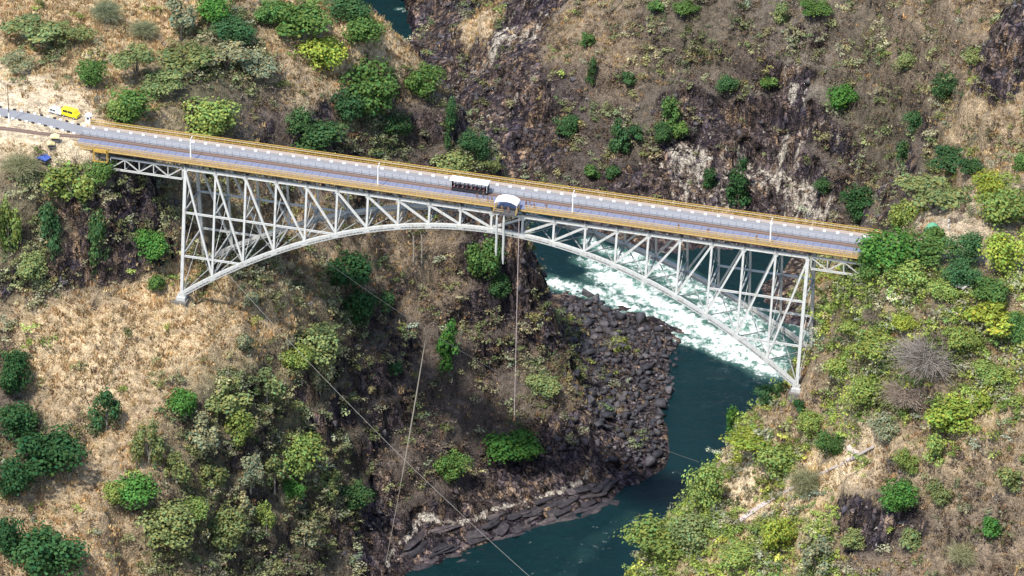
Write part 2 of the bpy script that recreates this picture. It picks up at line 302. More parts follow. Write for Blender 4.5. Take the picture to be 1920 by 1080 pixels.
# the high-water line left a pale rim along the rock shelf
pal = np.maximum(pal, np.clip(1.3-drim/.7, 0, 1)*.75); rk = np.maximum(rk, np.clip(2-drim/1.5, 0, 1))
dirt_path = [tuple(hit(x, y)[:2]) for x, y in ((20, 655), (60, 660), (110, 672), (160, 690), (210, 697), (260, 703), (310, 705), (350, 695), (385, 675))]
dp = seg_dist(X, Y, dirt_path); Z = Z-np.clip(1.4-dp/1.2, 0, 1)*.55*1.0
rk = np.where(Z < -98, np.maximum(rk, np.clip((16-dbk)/4, 0, 1)), rk); pal = pal*np.clip((dbk-10)/6, 0, 1)**(Z < -98)
BASE = np.array([(.48, .355, .21), (.108, .084, .068), (.13, .12, .065), (.24, .20, .10), (.085, .070, .068), (.36, .32, .26), (.58, .46, .31)])
gcol = np.einsum('ijk,kc->ijc', COMP, BASE)
Vt = np.stack([X, Y, Z], 2)
# crags: steep faces are pushed in and out along their horizontal normal
a_, b_ = np.gradient(Z, STEP); nh = np.stack([-b_, -a_, np.zeros_like(a_)], 2); nh /= np.maximum(np.linalg.norm(nh, axis=2), 1e-6)[..., None]
amp = np.clip((sl_-.55)/1.0, 0, 1)*np.maximum(rk, .35)*hold*np.clip((bear-4)/6, 0, 1)*np.clip((dbk-9)/8, .1, 1)
cr = fbm(X/2.6+Z*.04, Y/2.6, Z/17, seed=81, o=3)*3.0+(.32-np.abs(fbm(X/7.5, Y/7.5, Z/38, seed=82, o=3)))*7.+np.abs(fbm(X/6, Y/6, Z/5, seed=83, o=2))*2.2-1.2
Vt = Vt+nh*(cr*amp)[..., None]; Vt[..., 2] += fbm(X/1.8, Y/1.8, Z/1.8, seed=85, o=2)*.5*amp
ny, nx = X.shape; ids = np.arange(nx*ny).reshape(ny, nx)
Q = np.stack([ids[:-1, :-1], ids[:-1, 1:], ids[1:, 1:], ids[1:, :-1]], 2)
keepq = (np.minimum.reduce([Z[:-1, :-1], Z[:-1, 1:], Z[1:, 1:], Z[1:, :-1]]) > WATER-6)
M_ground, t, b, o = mat_new('gorge_ground')
n1 = noise(t, .55, 4, .7); n2 = noise(t, .11, 2, .6); n3 = noise(t, 2.6, 2, .7); ns = noise(t, .5, 4, .75, stretch=(1, 1, .28)); npv = noise(t, .5, 3, .75, stretch=(1, 1, .12))
soil = mix(t, attr(t, 'Col').outputs['Color'], 0.55, 0.0); soil = mix(t, soil, ramp(t, n1, [(.3, .42), (.7, 1.6)]), 1.0, 'MULTIPLY'); soil = mix(t, soil, ramp(t, n3, [(.3, .55), (.7, 1.5)]), 1.0, 'MULTIPLY')
rock = ramp(t, ns, [(.30, (.022, .020, .028)), (.44, (.060, .055, .066)), (.57, (.105, .091, .095)), (.74, (.24, .20, .175))])
fis = noise(t, .42, 4, .75, stretch=(1, 1, .09)); rock = mix(t, rock, ramp(t, fis, [(.40, .16), (.46, .8), (.60, 1.0), (.68, 1.7)]), 1.0, 'MULTIPLY')
g = N(t, 'NewGeometry'); wob = N(t, 'Mix', data_type='VECTOR'); wob.inputs[0].default_value = .12; t.links.new(g.outputs['Position'], wob.inputs[4]); nv = N(t, 'TexNoise'); nv.inputs['Scale'].default_value = .35; sv = N(t, 'VectorMath', operation='SCALE'); sv.inputs['Scale'].default_value = 8.; t.links.new(g.outputs['Position'], nv.inputs['Vector']); t.links.new(nv.outputs['Color'], sv.inputs[0]); av = N(t, 'VectorMath', operation='ADD'); t.links.new(g.outputs['Position'], av.inputs[0]); t.links.new(sv.outputs[0], av.inputs[1]); t.nodes.remove(wob)
mpv = N(t, 'Mapping'); mpv.inputs['Scale'].default_value = (.55, .55, .22); t.links.new(av.outputs[0], mpv.inputs['Vector'])
vc = N(t, 'TexVoronoi'); vc.inputs['Scale'].default_value = 1.; t.links.new(mpv.outputs[0], vc.inputs['Vector']); ve = N(t, 'TexVoronoi', feature='DISTANCE_TO_EDGE'); ve.inputs['Scale'].default_value = 1.; t.links.new(mpv.outputs[0], ve.inputs['Vector'])
sepv = N(t, 'SeparateColor'); t.links.new(vc.outputs['Color'], sepv.inputs[0]); cell = sepv.outputs[0]; crack = ramp(t, ve.outputs['Distance'], [(.0, .35), (.09, 1.)])
rock = mix(t, rock, (.34, .265, .19), ramp(t, noise(t, .3, 4, .75, stretch=(1, 1, .13)), [(.54, 0.), (.62, .75)])); rock = mix(t, rock, ramp(t, cell, [(.0, .55), (.6, 1.05), (1., 1.75)]), 1.0, 'MULTIPLY'); rock = mix(t, rock, crack, 1.0, 'MULTIPLY'); rock = mix(t, rock, ramp(t, n2, [(.35, (.75, .7, .8)), (.65, (1.25, 1.05, .85))]), 1.0, 'MULTIPLY')
pale = ramp(t, npv, [(.34, (.16, .135, .12)), (.48, (.36, .31, .25)), (.62, (.56, .50, .42))])
plf = math_(t, 'MULTIPLY', attr(t, 'pale').outputs['Fac'], 1.0); plf = ramp(t, math_(t, 'ADD', plf, math_(t, 'MULTIPLY', math_(t, 'SUBTRACT', npv, .5), 2.6)), [(.38, 0.), (.72, 1.)])
rock = mix(t, rock, pale, plf)
rf = ramp(t, math_(t, 'ADD', attr(t, 'rock').outputs['Fac'], math_(t, 'MULTIPLY', math_(t, 'SUBTRACT', n1, .5), 1.1)), [(.38, 0.), (.55, 1.)])
t.links.new(mix(t, soil, rock, rf), b.inputs['Base Color']); b.inputs['Roughness'].default_value = .95; b.inputs['Specular IOR Level'].default_value = .15
bump(t, b, math_(t, 'ADD', math_(t, 'ADD', n3, math_(t, 'MULTIPLY', ns, 1.6)), math_(t, 'MULTIPLY', math_(t, 'MULTIPLY', math_(t, 'ADD', cell, crack), rf), 1.1)), 1., .7)
me = npmesh('terrain', Vt.reshape(-1, 3), Q[keepq].reshape(-1, 4), (M_ground,))
vcol(me, gcol.reshape(-1, 3)); vflt(me, rk, 'rock'); vflt(me, pal, 'pale')
tag(link('terrain', me), 'brown rocky gorge walls and dry plateau on both banks', None, None, 'structure')
# country beyond, out to the horizon
ring = [(k, 0) for k in range(nx)]+[(nx-1, k) for k in range(1, ny)]+[(k, ny-1) for k in range(nx-2, -1, -1)]+[(0, k) for k in range(ny-2, 0, -1)]; ring = ring[::4]; mb = MB(); nr = len(ring); v = []
for sc_, zz in ((0, None), (260., -3.), (9000., -3.)):
    for i, j in ring:
        p = Vt[j, i]; c = np.array([5., 110.]); d = p[:2]-c; d = d/np.linalg.norm(d); v.append((p[0]+d[0]*sc_, p[1]+d[1]*sc_, p[2]-.1 if zz is None else zz))
mb.add(v, [(r*nr+k, r*nr+(k+1) % nr, (r+1)*nr+(k+1) % nr, (r+1)*nr+k) for r in range(2) for k in range(nr)])
M_far, t, b, o = mat_new('far_bush'); t.links.new(ramp(t, noise(t, .05, 5, .7), [(.35, (.08, .085, .04)), (.6, (.22, .16, .09))]), b.inputs['Base Color']); b.inputs['Roughness'].default_value = 1
tag(mb.build('plateau_ground', M_far), None, None, None, 'structure')

# ------------------------------------------------------------------ the river
wx = np.arange(-165, 112, .8); wy = np.arange(-165, 385, .8); WX, WY = np.meshgrid(wx, wy); hw = Hs(WX, WY)
def wpath(pts, width, amt):
    P = [tuple(atz(x, y, WATER)[:2]) for x, y in pts]; return np.exp(-(seg_dist(WX, WY, P)/width)**2)*amt
foam = np.maximum.reduce([wpath([(1105, 452), (1130, 470), (1180, 482)], 3.2, .9), wpath([(1180, 482), (1250, 512), (1330, 560), (1400, 600), (1450, 660)], 6.5, .9),
    wpath([(1095, 500), (1150, 522), (1225, 562), (1300, 615), (1400, 662), (1445, 690)], 6.5, 1.1), wpath([(1005, 524), (1060, 536), (1130, 556), (1200, 592), (1255, 628)], 4.6, 1.0),
    wpath([(1255, 632), (1330, 652), (1420, 690)], 3.4, .95), wpath([(1350, 580), (1420, 640)], 8., .95), wpath([(1470, 590), (1520, 640)], 4., .5), wpath([(1150, 545), (1230, 590), (1320, 640)], 6., .75),
    wpath([(1050, 1090), (1115, 1015), (1190, 965)], 6.5, .22), wpath([(1230, 900), (1290, 880)], 1.5, .2), wpath([(745, 18), (800, 22)], 1.6, .5)])
calm = np.maximum.reduce([wpath([(1040, 492), (1085, 508)], 4.2, 1.), wpath([(1300, 668), (1360, 700)], 3., .9), wpath([(1280, 655), (1330, 680)], 2.5, .9)])
foam = np.clip(.86*foam*(1-.9*calm)+.18*fbm(WX/5, WY/5, seed=91)*foam, 0, 1.2)
rough = np.clip(foam*1.2, 0, 1)
wz = WATER+rough*(np.abs(fbm(WX/3.2, WY/3.2, seed=92, o=3))*2.2-.35+fbm(WX/9, WY/9, seed=93)*1.0)+.16*fbm(WX/2.6, WY/1.6, seed=94)+.22*fbm(WX/8, WY/4, seed=95)
ids = np.arange(WX.size).reshape(WX.shape); Qw = np.stack([ids[:-1, :-1], ids[:-1, 1:], ids[1:, 1:], ids[1:, :-1]], 2)
kq = np.minimum.reduce([hw[:-1, :-1], hw[:-1, 1:], hw[1:, 1:], hw[1:, :-1]]) < WATER+2.5
M_water, t, b, o = mat_new('river_water')
nf = noise(t, .42, 8, .72); nf2 = noise(t, 1.3, 6, .7, stretch=(1, .6, 1)); fa = attr(t, 'foam').outputs['Fac']
mask = ramp(t, math_(t, 'ADD', fa, math_(t, 'ADD', math_(t, 'MULTIPLY', math_(t, 'SUBTRACT', nf, .5), 2.9), math_(t, 'MULTIPLY', math_(t, 'SUBTRACT', nf2, .5), .55))), [(.48, 0.), (.72, .36), (1.12, 1.)])
wcol = mix(t, (.0016, .012, .016), (.004, .025, .027), noise(t, .06, 3)); wcol = mix(t, wcol, (.10, .22, .17), ramp(t, fa, [(.15, 0.), (.8, .8)]))
t.links.new(mix(t, wcol, (.80, .84, .80), mask), b.inputs['Base Color'])
t.links.new(ramp(t, mask, [(0, .09), (.6, .8)]), b.inputs['Roughness']); b.inputs['IOR'].default_value = 1.33
bump(t, b, math_(t, 'ADD', noise(t, .55, 6, .68, stretch=(1, .5, 1)), math_(t, 'MULTIPLY', nf, .9)), .8, .8)
me = npmesh('river', np.stack([WX, WY, wz], 2).reshape(-1, 3), Qw[kq].reshape(-1, 4), (M_water,), True); vflt(me, foam, 'foam')
tag(link('river', me), 'dark green river with white rapids in the gorge', None, None, 'structure')

# ------------------------------------------------------------------ the bridge
M_steel = paint('painted_steel', (.50, .50, .475), .5, .14, .7, 0, (.24, .20, .16))
M_steel_shade = paint('bracing_steel_shaded', (.30, .31, .30), .55, .14, .7, 0, (.25, .21, .17))  # darker copy of the truss steel, shade under the deck put into colour
M_under = paint('dark_floor_steel', (.075, .07, .07), .7, .3, .8)  # dark blotchy steel for the slab, stringers, floor beams and platform floors
M_orange = paint('orange_railing_paint', (.50, .31, .06), .6, .2, .8, 0, (.33, .15, .05))
M_orange_lit = paint('orange_railing_sunlit', (.52, .35, .13), .6, .18, .8, 0, (.42, .24, .10))  # paler copy of the railing orange: sunlight on the near side put into colour
M_blue = paint('blue_grey_footway', (.16, .175, .245), .75, .16, .9, 0, (.27, .25, .32))
M_road = paint('worn_asphalt', (.225, .225, .235), .9, .14, .45, 0, (.20, .19, .19))
M_rail = paint('rusty_rail', (.16, .095, .065), .7, .25, 1.3)
M_white = paint('white_paint', (.80, .79, .76), .6, .06, 1.2, 0, (.62, .58, .52))
M_kerb = paint('grey_kerb', (.30, .28, .26), .9, .15, 1.2)
M_fence = paint('galvanised_fence', (.50, .51, .54), .45, .1, 1.5)
M_stone = paint('abutment_stone', (.15, .135, .12), .95, .3, .8, 0, (.09, .08, .075))
M_dark = paint('dark_rubber', (.02, .02, .022), .8, .2, 3)
M_glass = paint('dark_glass', (.02, .028, .035), .08, .2, 1)
PAN = 7.62; YT, YB, D0, D1 = 4.015, 8.717, 4.494, 32.174; ZD = 3.0; XA, XB = -104., 92.5
def zb(i): u = (i-10)/10; return -D0-(D1-D0)*u*u
def yp(z): return YT+(YB-YT)*(-z/D1)
def nd(i, z, s): return Vector(((i-10)*PAN, s*yp(z), z))
bridge = empty('arch_bridge', (0, 0, 0)); tag(bridge, 'pale steel lattice arch bridge carrying road and railway across the gorge', 'bridge')
def member(name, a, b, w, h, mat=M_steel, up=(0, 0, 1), parent=bridge):
    """riveted built-up bar: two flange plates and a set-back web"""
    m = MB(); fl = min(.10, h*.2)
    m.beam(a, b, w, fl, up, (0, h/2-fl/2)); m.beam(a, b, w, fl, up, (0, -h/2+fl/2)); m.beam(a, b, w*.62, h-2*fl-.004, up)
    return m.build(name, mat, parent)
for s in (-1, 1):
    # top chord and arch rib
    for i in range(20):
        a, c = nd(i, 0, s), nd(i+1, 0, s); d = (c-a).normalized()*.36
        member('top_chord', a+d, c-d, .62, .74)
    for i in range(21):
        p = nd(i, 0, s); q = nd(i, zb(i), s)
        g = MB().box(p, (.66, .66, .92)); g.prism([(p.x-.75, p.z-.38), (p.x+.75, p.z-.38), (p.x+.45, p.z-1.0), (p.x-.45, p.z-1.0)], p.y-s*.0-.2, p.y+.2); g.build('gusset_plate', M_steel, bridge)
        n = (nd(min(i+.25, 20), zb(min(i+.25, 20)), s)-nd(max(i-.25, 0), zb(max(i-.25, 0)), s)).normalized()*.75
        MB().beam(q-n, q+n, .86, 1.05).build('gusset_plate', M_steel, bridge)
    for i in range(20):
        K = 3; pts = [nd(i+k/K, zb(i+k/K), s) for k in range(K+1)]; m = MB(); l = MB()
        for k in range(K):
            a, c = pts[k], pts[k+1]
            m.beam(a, c, .74, .70, off=(0, .2))
            m.beam(a, c, .80, .12, off=(0, -.62))
            d = (c-a); u = d.normalized().cross(Vector((0, 1, 0))); u = u if u.z > 0 else -u
            for q in range(3):
                p0 = a+d*(q/3); p1 = a+d*((q+.5)/3); p2 = a+d*((q+1)/3)
                for e in (-.36, .36):
                    o_ = Vector((0, e, 0)); l.beam(p0+o_-u*.26, p1+o_-u*.57, .05, .09); l.beam(p1+o_-u*.57, p2+o_-u*.26, .05, .09)
        r = m.build('arch_rib', M_steel, bridge); tag(l.build('lacing', M_steel, r), None, None, None, 'stuff')
    # posts and diagonals
    for i in range(21):
        w = .76 if i in (0, 20) else .5
        member('post', nd(i, 0, s)-Vector((0, 0, .4)), nd(i, zb(i)+.5, s), w, w*.8, up=(0, s, 0))
    for i in range(20):
        if i < 10: a, c = nd(i, -.5, s), nd(i+1, zb(i+1)+.6, s)
        else: a, c = nd(i+1, -.5, s), nd(i, zb(i)+.6, s)
        d = (c-a).normalized(); member('diagonal', a+d*.5, c-d*.1, .46, .42, up=(0, s, 0))
    for z, i0, i1 in ((-11.2, 0, 5.05), (-22.3, 0, 2.0), (-11.2, 16.95, 20), (-22.3, 18.0, 20)):
        i = i0
        while i < i1-.01:
            j = min(math.floor(i+1+1e-6), i1); member('strut', nd(i, z, s)+Vector((.3, 0, 0)), nd(j, z, s)-Vector((.3, 0, 0)), .40, .42); i = j
# bracing between the two ribs
for i in range(21):
    z = zb(i)
    lv = [-.35, z+.15]+[l for l in (-11.2, -22.3) if z < l-2.5]
    lv = sorted(lv, reverse=True)
    for l in lv:
        a, c = nd(i, l, -1), nd(i, l, 1); d = Vector((0, .45, 0)); member('cross_strut', a+d, c-d, .34, .44, M_steel_shade)
    for l0, l1 in zip(lv[:-1], lv[1:]):
        if l0-l1 < 3: continue
        for e in (-1, 1):
            a, c = nd(i, l0-.3, e), nd(i, l1+.3, -e); d = (c-a).normalized()*.5; a = a+Vector((.13*e, 0, 0)); c = c+Vector((.13*e, 0, 0))
            MB().beam(a+d, c-d, .13, .13).build('sway_brace', M_steel_shade, bridge)
for i in range(20):
    for e in (-1, 1):
        a, c = nd(i, zb(i)+.1, e), nd(i+1, zb(i+1)+.1, -e); d = (c-a).normalized()*.6; o_ = Vector((0, 0, .11*e))
        MB().beam(a+d+o_, c-d+o_, .22, .2).build('lateral_brace', M_steel_shade, bridge)
# bearings on stone footings
for sx in (-1, 1):
    for s in (-1, 1):
        c = Vector((sx*76.2, s*YB, -D1)); m = MB()
        m.box(c+Vector((0, 0, -1.0)), (2.2, 2.0, .9)); m.prism([(c.x-sx*.1-1.0, c.z-.55), (c.x-sx*.1+1.0, c.z-.55), (c.x+.35, c.z+.5), (c.x-.35, c.z+.5)], c.y-.55, c.y+.55)
        m.build('bearing_shoe', M_steel, bridge); MB().box(c+Vector((sx*.4, 0, -2.6)), (4.0, 3.8, 2.3)).build('footing', M_stone, bridge)
# short side spans
for sx, x1, npan in ((-1, -95.2, 5), (1, 88.6, 3)):
    x0 = sx*77.0; st_ = (x1-x0)/npan
    for s in (-1, 1):
        y = s*YT
        member('side_span_chord', (x0, y, -3.0), (x1, y, -3.0), .36, .40); member('side_span_chord', (x0, y, .15), (x1, y, .15), .36, .40)
        for k in range(npan+1):
            x = x0+st_*k; MB().beam((x, y, -2.8), (x, y, -.06), .22, .22, (1, 0, 0)).build('side_span_post', M_steel, bridge)
            if k < npan:
                a, c = ((x, y, -.05), (x+st_, y, -2.8)) if k % 2 == 0 else ((x, y, -2.8), (x+st_, y, -.05))
                MB().beam(a, c, .24, .24, (0, 1, 0)).build('side_span_diagonal', M_steel, bridge)
    for k in range(npan+1): MB().beam((x0+st_*k, -YT+.2, -3.0), (x0+st_*k, YT-.2, -3.0), .25, .25).build('cross_strut', M_steel_shade, bridge)
    m = MB().box((x1+sx*1.5, .6, -.9), (2.0, 9.6, 4.6)); m.box((x1+sx*1.5, .6, -4.2), (2.8, 10.4, 2.0)); m.build('abutment', M_stone, bridge)
# floor
for i in range(21):
    x = (i-10)*PAN; m = MB().box((x, .6, 1.17), (.4, 11.0, .68))
    for s in (-1, 1): m.box((x, s*YT, .6), (.45, .45, .44))
    m.build('floor_beam', M_under, bridge)
for y in (-5.2, -3.4, -1.5, .2, 2., 3.7, 5.2): MB().box(((XA+XB)/2, y, 2.16), (XB-XA-1, .3, .5)).build('stringer', M_under, bridge)
MB().box(((XA+XB)/2, 0, 2.60), (XB-XA, 11.9, .36)).build('deck_slab', M_under, bridge)
road = MB().box(((XA+XB)/2, 1.85, 2.87), (XB-XA, 3.9, .17)).build('roadway', M_road, bridge)
bed = MB().box(((XA+XB)/2, -.92, 2.86), (XB-XA, 1.6, .15)).build('track_bed', paint('track_bed', (.17, .12, .10), .9, .25, 1.1), bridge)
for y in (-1.45, -.39): MB().box(((XA+XB)/2, y, 3.02), (XB-XA, .10, .16)).build('rail', M_rail, bridge)
MB().box(((XA+XB)/2, 4.85, 2.86), (XB-XA, 1.7, .16)).build('far_footway', paint('far_footway', (.34, .28, .24), .9, .15, .8), bridge)
PITCH_ = PAN/4; nb = int((XB-XA)/PITCH_)
fp = MB().box((0, 0, 0), (PITCH_-.07, 4.0, .14)); fpm = fp.mesh('footway_panel', M_blue)
for k in range(nb): o = link('footway_panel', fpm, bridge); o.location = (XA+PITCH_*(k+.5), -3.76, 2.87+.012*(k % 3))
def railing_mesh(name, mat, infill):
    m = MB(); h = 1.32; L = PITCH_
    m.box((-L/2+.06, 0, h/2), (.12, .12, h)); m.box((.06, 0, h), (L-.12, .12, .12)); m.box((.06, 0, .22), (L-.13, .09, .10)); m.box((.06, 0, h*.58), (L-.13, .07, .08))
    for q in range(infill): x = -L/2+.12+(q+.5)*(L-.12)/infill; m.box((x, 0, .62), (.10, .05, .70))
    a = -L/2+.14; c = L/2-.04; m.beam((a, .0, .82), ((a+c)/2, .0, 1.24), .05, .06, (0, 1, 0)); m.beam(((a+c)/2, 0, 1.24), (c, 0, .82), .05, .06, (0, 1, 0))
    return m.mesh(name, mat)
rn = railing_mesh('railing_panel', M_orange_lit, 9); rf_ = railing_mesh('railing_panel', M_orange, 5)
SHX0, SHX1 = 1.4, 7.0                                  # the jump platform opens the near railing here
for k in range(nb):
    x = XA+PITCH_*(k+.5)
    if not SHX0-.9 < x < SHX1+.9: o = link('railing_panel', rn, bridge); o.location = (x, -5.86, 2.74)
    o = link('railing_panel', rf_, bridge); o.location = (x, 5.86, 2.94)
for s, mt in ((-1, M_orange_lit), (1, M_orange)):
    L = (XB-XA); MB().box(((XA+XB)/2, s*5.98, 2.62), (L, .06, .40)).build('fascia', mt, bridge)
MB().box(((XA+XB)/2, 5.55, 4.02), (XB-XA, .07, .07)).build('handrail', paint('grey_pipe', (.45, .46, .42), .5, .1), bridge)
# fence between railway and road: thin posts, three wires
fm = MB(); fm.box((0, 0, .62), (.09, .09, 1.24)); fm.box((0, 0, .03), (.24, .24, .06)); fpm = fm.mesh('fence_post', paint('fence_post', (.22, .23, .26), .6, .15))
for k in range(nb+1): o = link('fence_post', fpm, bridge); o.location = (XA+PITCH_*k, .02, 2.955)
for z in (.45, .85, 1.2): MB().box(((XA+XB)/2, .02, 2.955+z), (XB-XA, .05, .045)).build('fence_wire', M_fence, bridge)
kb = MB().prism([(-.42, 0), (.42, 0), (.36, .34), (-.36, .34)], -.16, .16).mesh('kerb_block', M_white); gb = MB().box((0, 0, .09), (2.2, .2, .18)).mesh('kerb_stone', M_kerb)
for k in range(int((XB-XA)/3.17)):
    o = link('kerb_block', kb, bridge); o.location = (XA+3.17*(k+.5), 3.92, 2.95); o = link('kerb_stone', gb, bridge); o.location = (XA+3.17*(k+1)-.0, 3.92, 2.945)
# ---- lamp posts
def Xat(px, y, z):
    lo, hi = -140., 140.
    for _ in range(40):
        m = (lo+hi)/2
        if project(np.array([[m, y, z]]))[0][0] < px: lo = m
        else: hi = m
    return lo
for px, lab in ((356, 'white lamp post on the bridge nearest the left abutment'), (707, 'white lamp post on the bridge left of the rail trolley'), (1072, 'white lamp post on the bridge right of the jump shelter'), (1443, 'white lamp post on the bridge nearest the right bank')):
    r = empty('lamp_post', (Xat(px, -5.3, 3), -5.3, 2.94)); tag(r, lab, 'lamp post', 'lamp posts along the footway')
    MB().tube([(0, 0, 0), (0, 0, 3), (0, 0, 5.6)], [.2, .17, .13], 8).build('pole', M_white, r)
    MB().box((0, 0, .12), (.42, .42, .24)).build('base', M_kerb, r)
    m = MB().tube([(0, 0, 5.55), (0, .35, 5.85), (0, 1.0, 5.9)], [.07, .06, .05], 6); m.box((0, 1.15, 5.9), (.22, .5, .12)); m.build('lamp_head', M_white, r)
# ---- rail trolley
tx = Xat(880, -.92, 4); r = empty('rail_trolley', (tx, -.92, 3.1)); tag(r, 'open-sided rail trolley with white roof and rows of seats on the bridge track', 'trolley')
L = 9.0
m = MB().box((0, 0, .55), (L, 2.1, .22)); m.box((0, -1.02, .36), (L-.3, .1, .3)); m.box((0, 1.02, .36), (L-.3, .1, .3)); m.build('floor', M_dark, r)
rfm = MB().prism([(-1.3, 2.75), (1.3, 2.75), (1.3, 2.86), (.8, 3.0), (0, 3.06), (-.8, 3.0), (-1.3, 2.86)], -L/2-.2, L/2+.2, 'x'); rfm.build('roof', M_white, r)
for k in range(6):
    for y in (-.98, .98): MB().box((-L/2+.15+k*(L-.3)/5, y, 1.7), (.09, .09, 2.1)).build('post', M_white if k % 5 == 0 else M_dark, r)
M_seat = paint('maroon_seat', (.16, .05, .05), .6, .3, 2); M_seat2 = paint('tan_seat', (.42, .30, .24), .7, .3, 2)
for k in range(8):
    x = -L/2+.6+k*1.05; s_ = MB().box((x, 0, .92), (.5, 1.9, .12)); s_.box((x, 0, .78), (.08, 1.7, .2)); o = s_.build('seat', M_seat, r); MB().box((x+.26, 0, 1.28), (.08, 1.9, .62)).build('backrest', M_seat if k % 2 else M_seat2, o)
MB().box((0, -1.04, 1.05), (L-.2, .06, .10)).build('side_rail', M_dark, r); MB().box((-L/2+.05, 0, 1.35), (.08, 2.0, 1.4)).build('end_panel', M_dark, r); MB().box((L/2-.05, 0, 1.35), (.08, 2.0, 1.4)).build('end_panel', M_dark, r)
for x in (-3., -2.0, 2.0, 3.):
    for y in (-.53, .53):
        m = MB(); m.tube([(x, y-.06, .33), (x, y+.06, .33)], .33, 12); m.build('wheel', M_rail, r)
# ---- jump shelter on its platform
sx0, sx1 = SHX0, SHX1; xc = (sx0+sx1)/2; r = empty('jump_platform', (xc, -7.6, 2.7)); tag(r, 'jump platform with orange side frames hung off the bridge edge at midspan', 'platform'); w = sx1-sx0
MB().box((0, 0, -.02), (w, 3.3, .22)).build('floor', M_under, r)
for e in (-1, 1):
    m = MB(); x = e*(w/2-.06)
    for y in (-1.6, 0, 1.6): m.box((x, y, .75), (.12, .12, 1.3))
    m.box((x, 0, 1.38), (.1, 3.3, .12)); m.box((x, 0, .75), (.08, 3.2, .08)); m.beam((x, -1.6, .15), (x, 1.6, 1.35), .06, .08); m.build('side_frame', M_orange, r)
    m = MB().beam((x*.9, 1.6, -.15), (x*.9, -1.5, -.15), .2, .25); m.beam((x*.9, 3.4, -2.2), (x*.9, -1.2, -.3), .16, .16); m.build('bracket', M_steel_shade, r)
m = MB(); m.box((-w/4, -1.6, .7), (w/2-.3, .07, .07)); m.box((-w/4, -1.6, 1.2), (w/2-.3, .07, .07)); m.build('front_rail', M_orange_lit, r)
r2 = empty('canopy', (xc, -6.9, 2.82)); tag(r2, 'white barrel-shaped fabric canopy over the jump platform', 'canopy')
prof = [(-w/2, 2.15), (-w/2+.35, 2.5), (-w/4, 2.95), (0, 3.12), (w/4, 2.95), (w/2-.35, 2.5), (w/2, 2.15), (w/2-.06, 2.12), (w/2-.4, 2.43), (w/4, 2.87), (0, 3.04), (-w/4, 2.87), (-w/2+.4, 2.43), (-w/2+.06, 2.12)]
m = MB()
n = 7
for y0, y1 in ((-1.7, 1.7),):
    for k in range(n-1):
        a, c, d, e = prof[k], prof[k+1], prof[2*n-2-k], prof[2*n-1-k]; m.prism([a, c, d, e], y0, y1)
m.build('fabric', M_white, r2)
for x in (-w/2+.12, w/2-.12):
    for y in (-1.5, 1.5): MB().box((x, y, 1.1), (.09, .09, 2.2)).build('leg', M_fence, r2)
for k, (x, ln) in enumerate(((2.4, 11.), (4.1, 13.))):
    pts = [(x+.04*math.sin(q*1.3+k), -9.3, 2.4-ln*q/10) for q in range(11)]; m = MB().tube(pts, [.12]+[.3]*8+[.28, .16], 8)
    o = m.build('bungee_line', paint('cord_wrap', (.46, .46, .43), .8, .12, 2), None); tag(o, ['shorter left white wrapped cord hanging below the jump platform', 'longer right white wrapped cord hanging below the jump platform'][k], 'cord', 'cords under the jump platform')
# ---- inspection cradle
r = empty('inspection_cradle', (Xat(187, -6.4, 1), -6.45, 2.9)); tag(r, 'orange steel cradle hung under the left end of the bridge', 'cradle')
for e in (-1, 1):
    m = MB(); [m.box((e*1.75, y, -1.2), (.16, .14, 3.4)) for y in (-.4, .4)]; m.box((e*1.75, 0, -2.8), (.14, .8, .16)); m.build('side_frame', M_orange, r)
MB().box((0, -.4, -2.8), (3.7, .16, .35)).build('toe_board', M_orange, r); MB().box((0, -.42, .1), (3.66, .10, .9)).build('front_panel', M_orange, r); MB().box((0, 0, -2.95), (3.6, .8, .12)).build('floor', M_under, r)

# the deck sits a little towards the far side of the trusses
DECK = Vector((0, .7, -.38)); ON_DECK = {'stringer', 'deck_slab', 'roadway', 'track_bed', 'rail', 'far_footway', 'footway_panel', 'railing_panel', 'fascia', 'handrail', 'fence_post', 'fence_wire', 'kerb_block', 'kerb_stone'}
for o in list(bpy.data.objects):
    n = o.name.split('.')[0]
    if (o.parent == bridge and n in ON_DECK) or (o.parent is None and n in ('lamp_post', 'rail_trolley', 'jump_platform', 'canopy', 'bungee_line', 'inspection_cradle')): o.location += DECK

# ------------------------------------------------------------------ road, track and things at the left end
def ribbon(name, pts, w, z, mat, th=.25):
    P = []
    for (a, c) in zip(pts[:-1], pts[1:]):
        for k in range(6): P.append((a[0]+(c[0]-a[0])*k/6, a[1]+(c[1]-a[1])*k/6))
    P.append(pts[-1]); P = np.array(P)
    for _ in range(6): P[1:-1] = (P[:-2]+2*P[1:-1]+P[2:])/4
    T = np.gradient(P, axis=0); T /= np.linalg.norm(T, axis=1)[:, None]; Nn = np.c_[-T[:, 1], T[:, 0]]; v = []; f = []
    for p, n in zip(P, Nn):
        for e, zz in ((1, z), (-1, z), (-1, z-th), (1, z-th)): v.append((p[0]+n[0]*w/2*e, p[1]+n[1]*w/2*e, zz))
    for k in range(len(P)-1):
        for q in range(4): f.append((k*4+q, k*4+(q+1) % 4, k*4+4+(q+1) % 4, k*4+4+q))
    f += [(0, 1, 2, 3), tuple(len(v)-4+q for q in (3, 2, 1, 0))]
    m = MB(); m.add(v, f); return m.build(name, mat), P, Nn
rl = [p for p in ROAD_L[:-1]][:-1]+[(XA-.02, 2.55)]
o, PL, NL = ribbon('road', rl, 3.9, 2.578, M_road, .3); tag(o, 'grey road leaving the left end of the bridge', None, None, 'structure')
tl = [p for p in TRACK_L[:-1]][:-1]+[(XA-.02, -.22)]
o, PT, NT = ribbon('railway_track', tl, 1.7, 2.555, bed.data.materials[0], .3); tag(o, 'brown railway track leaving the left end of the bridge', None, None, 'structure')
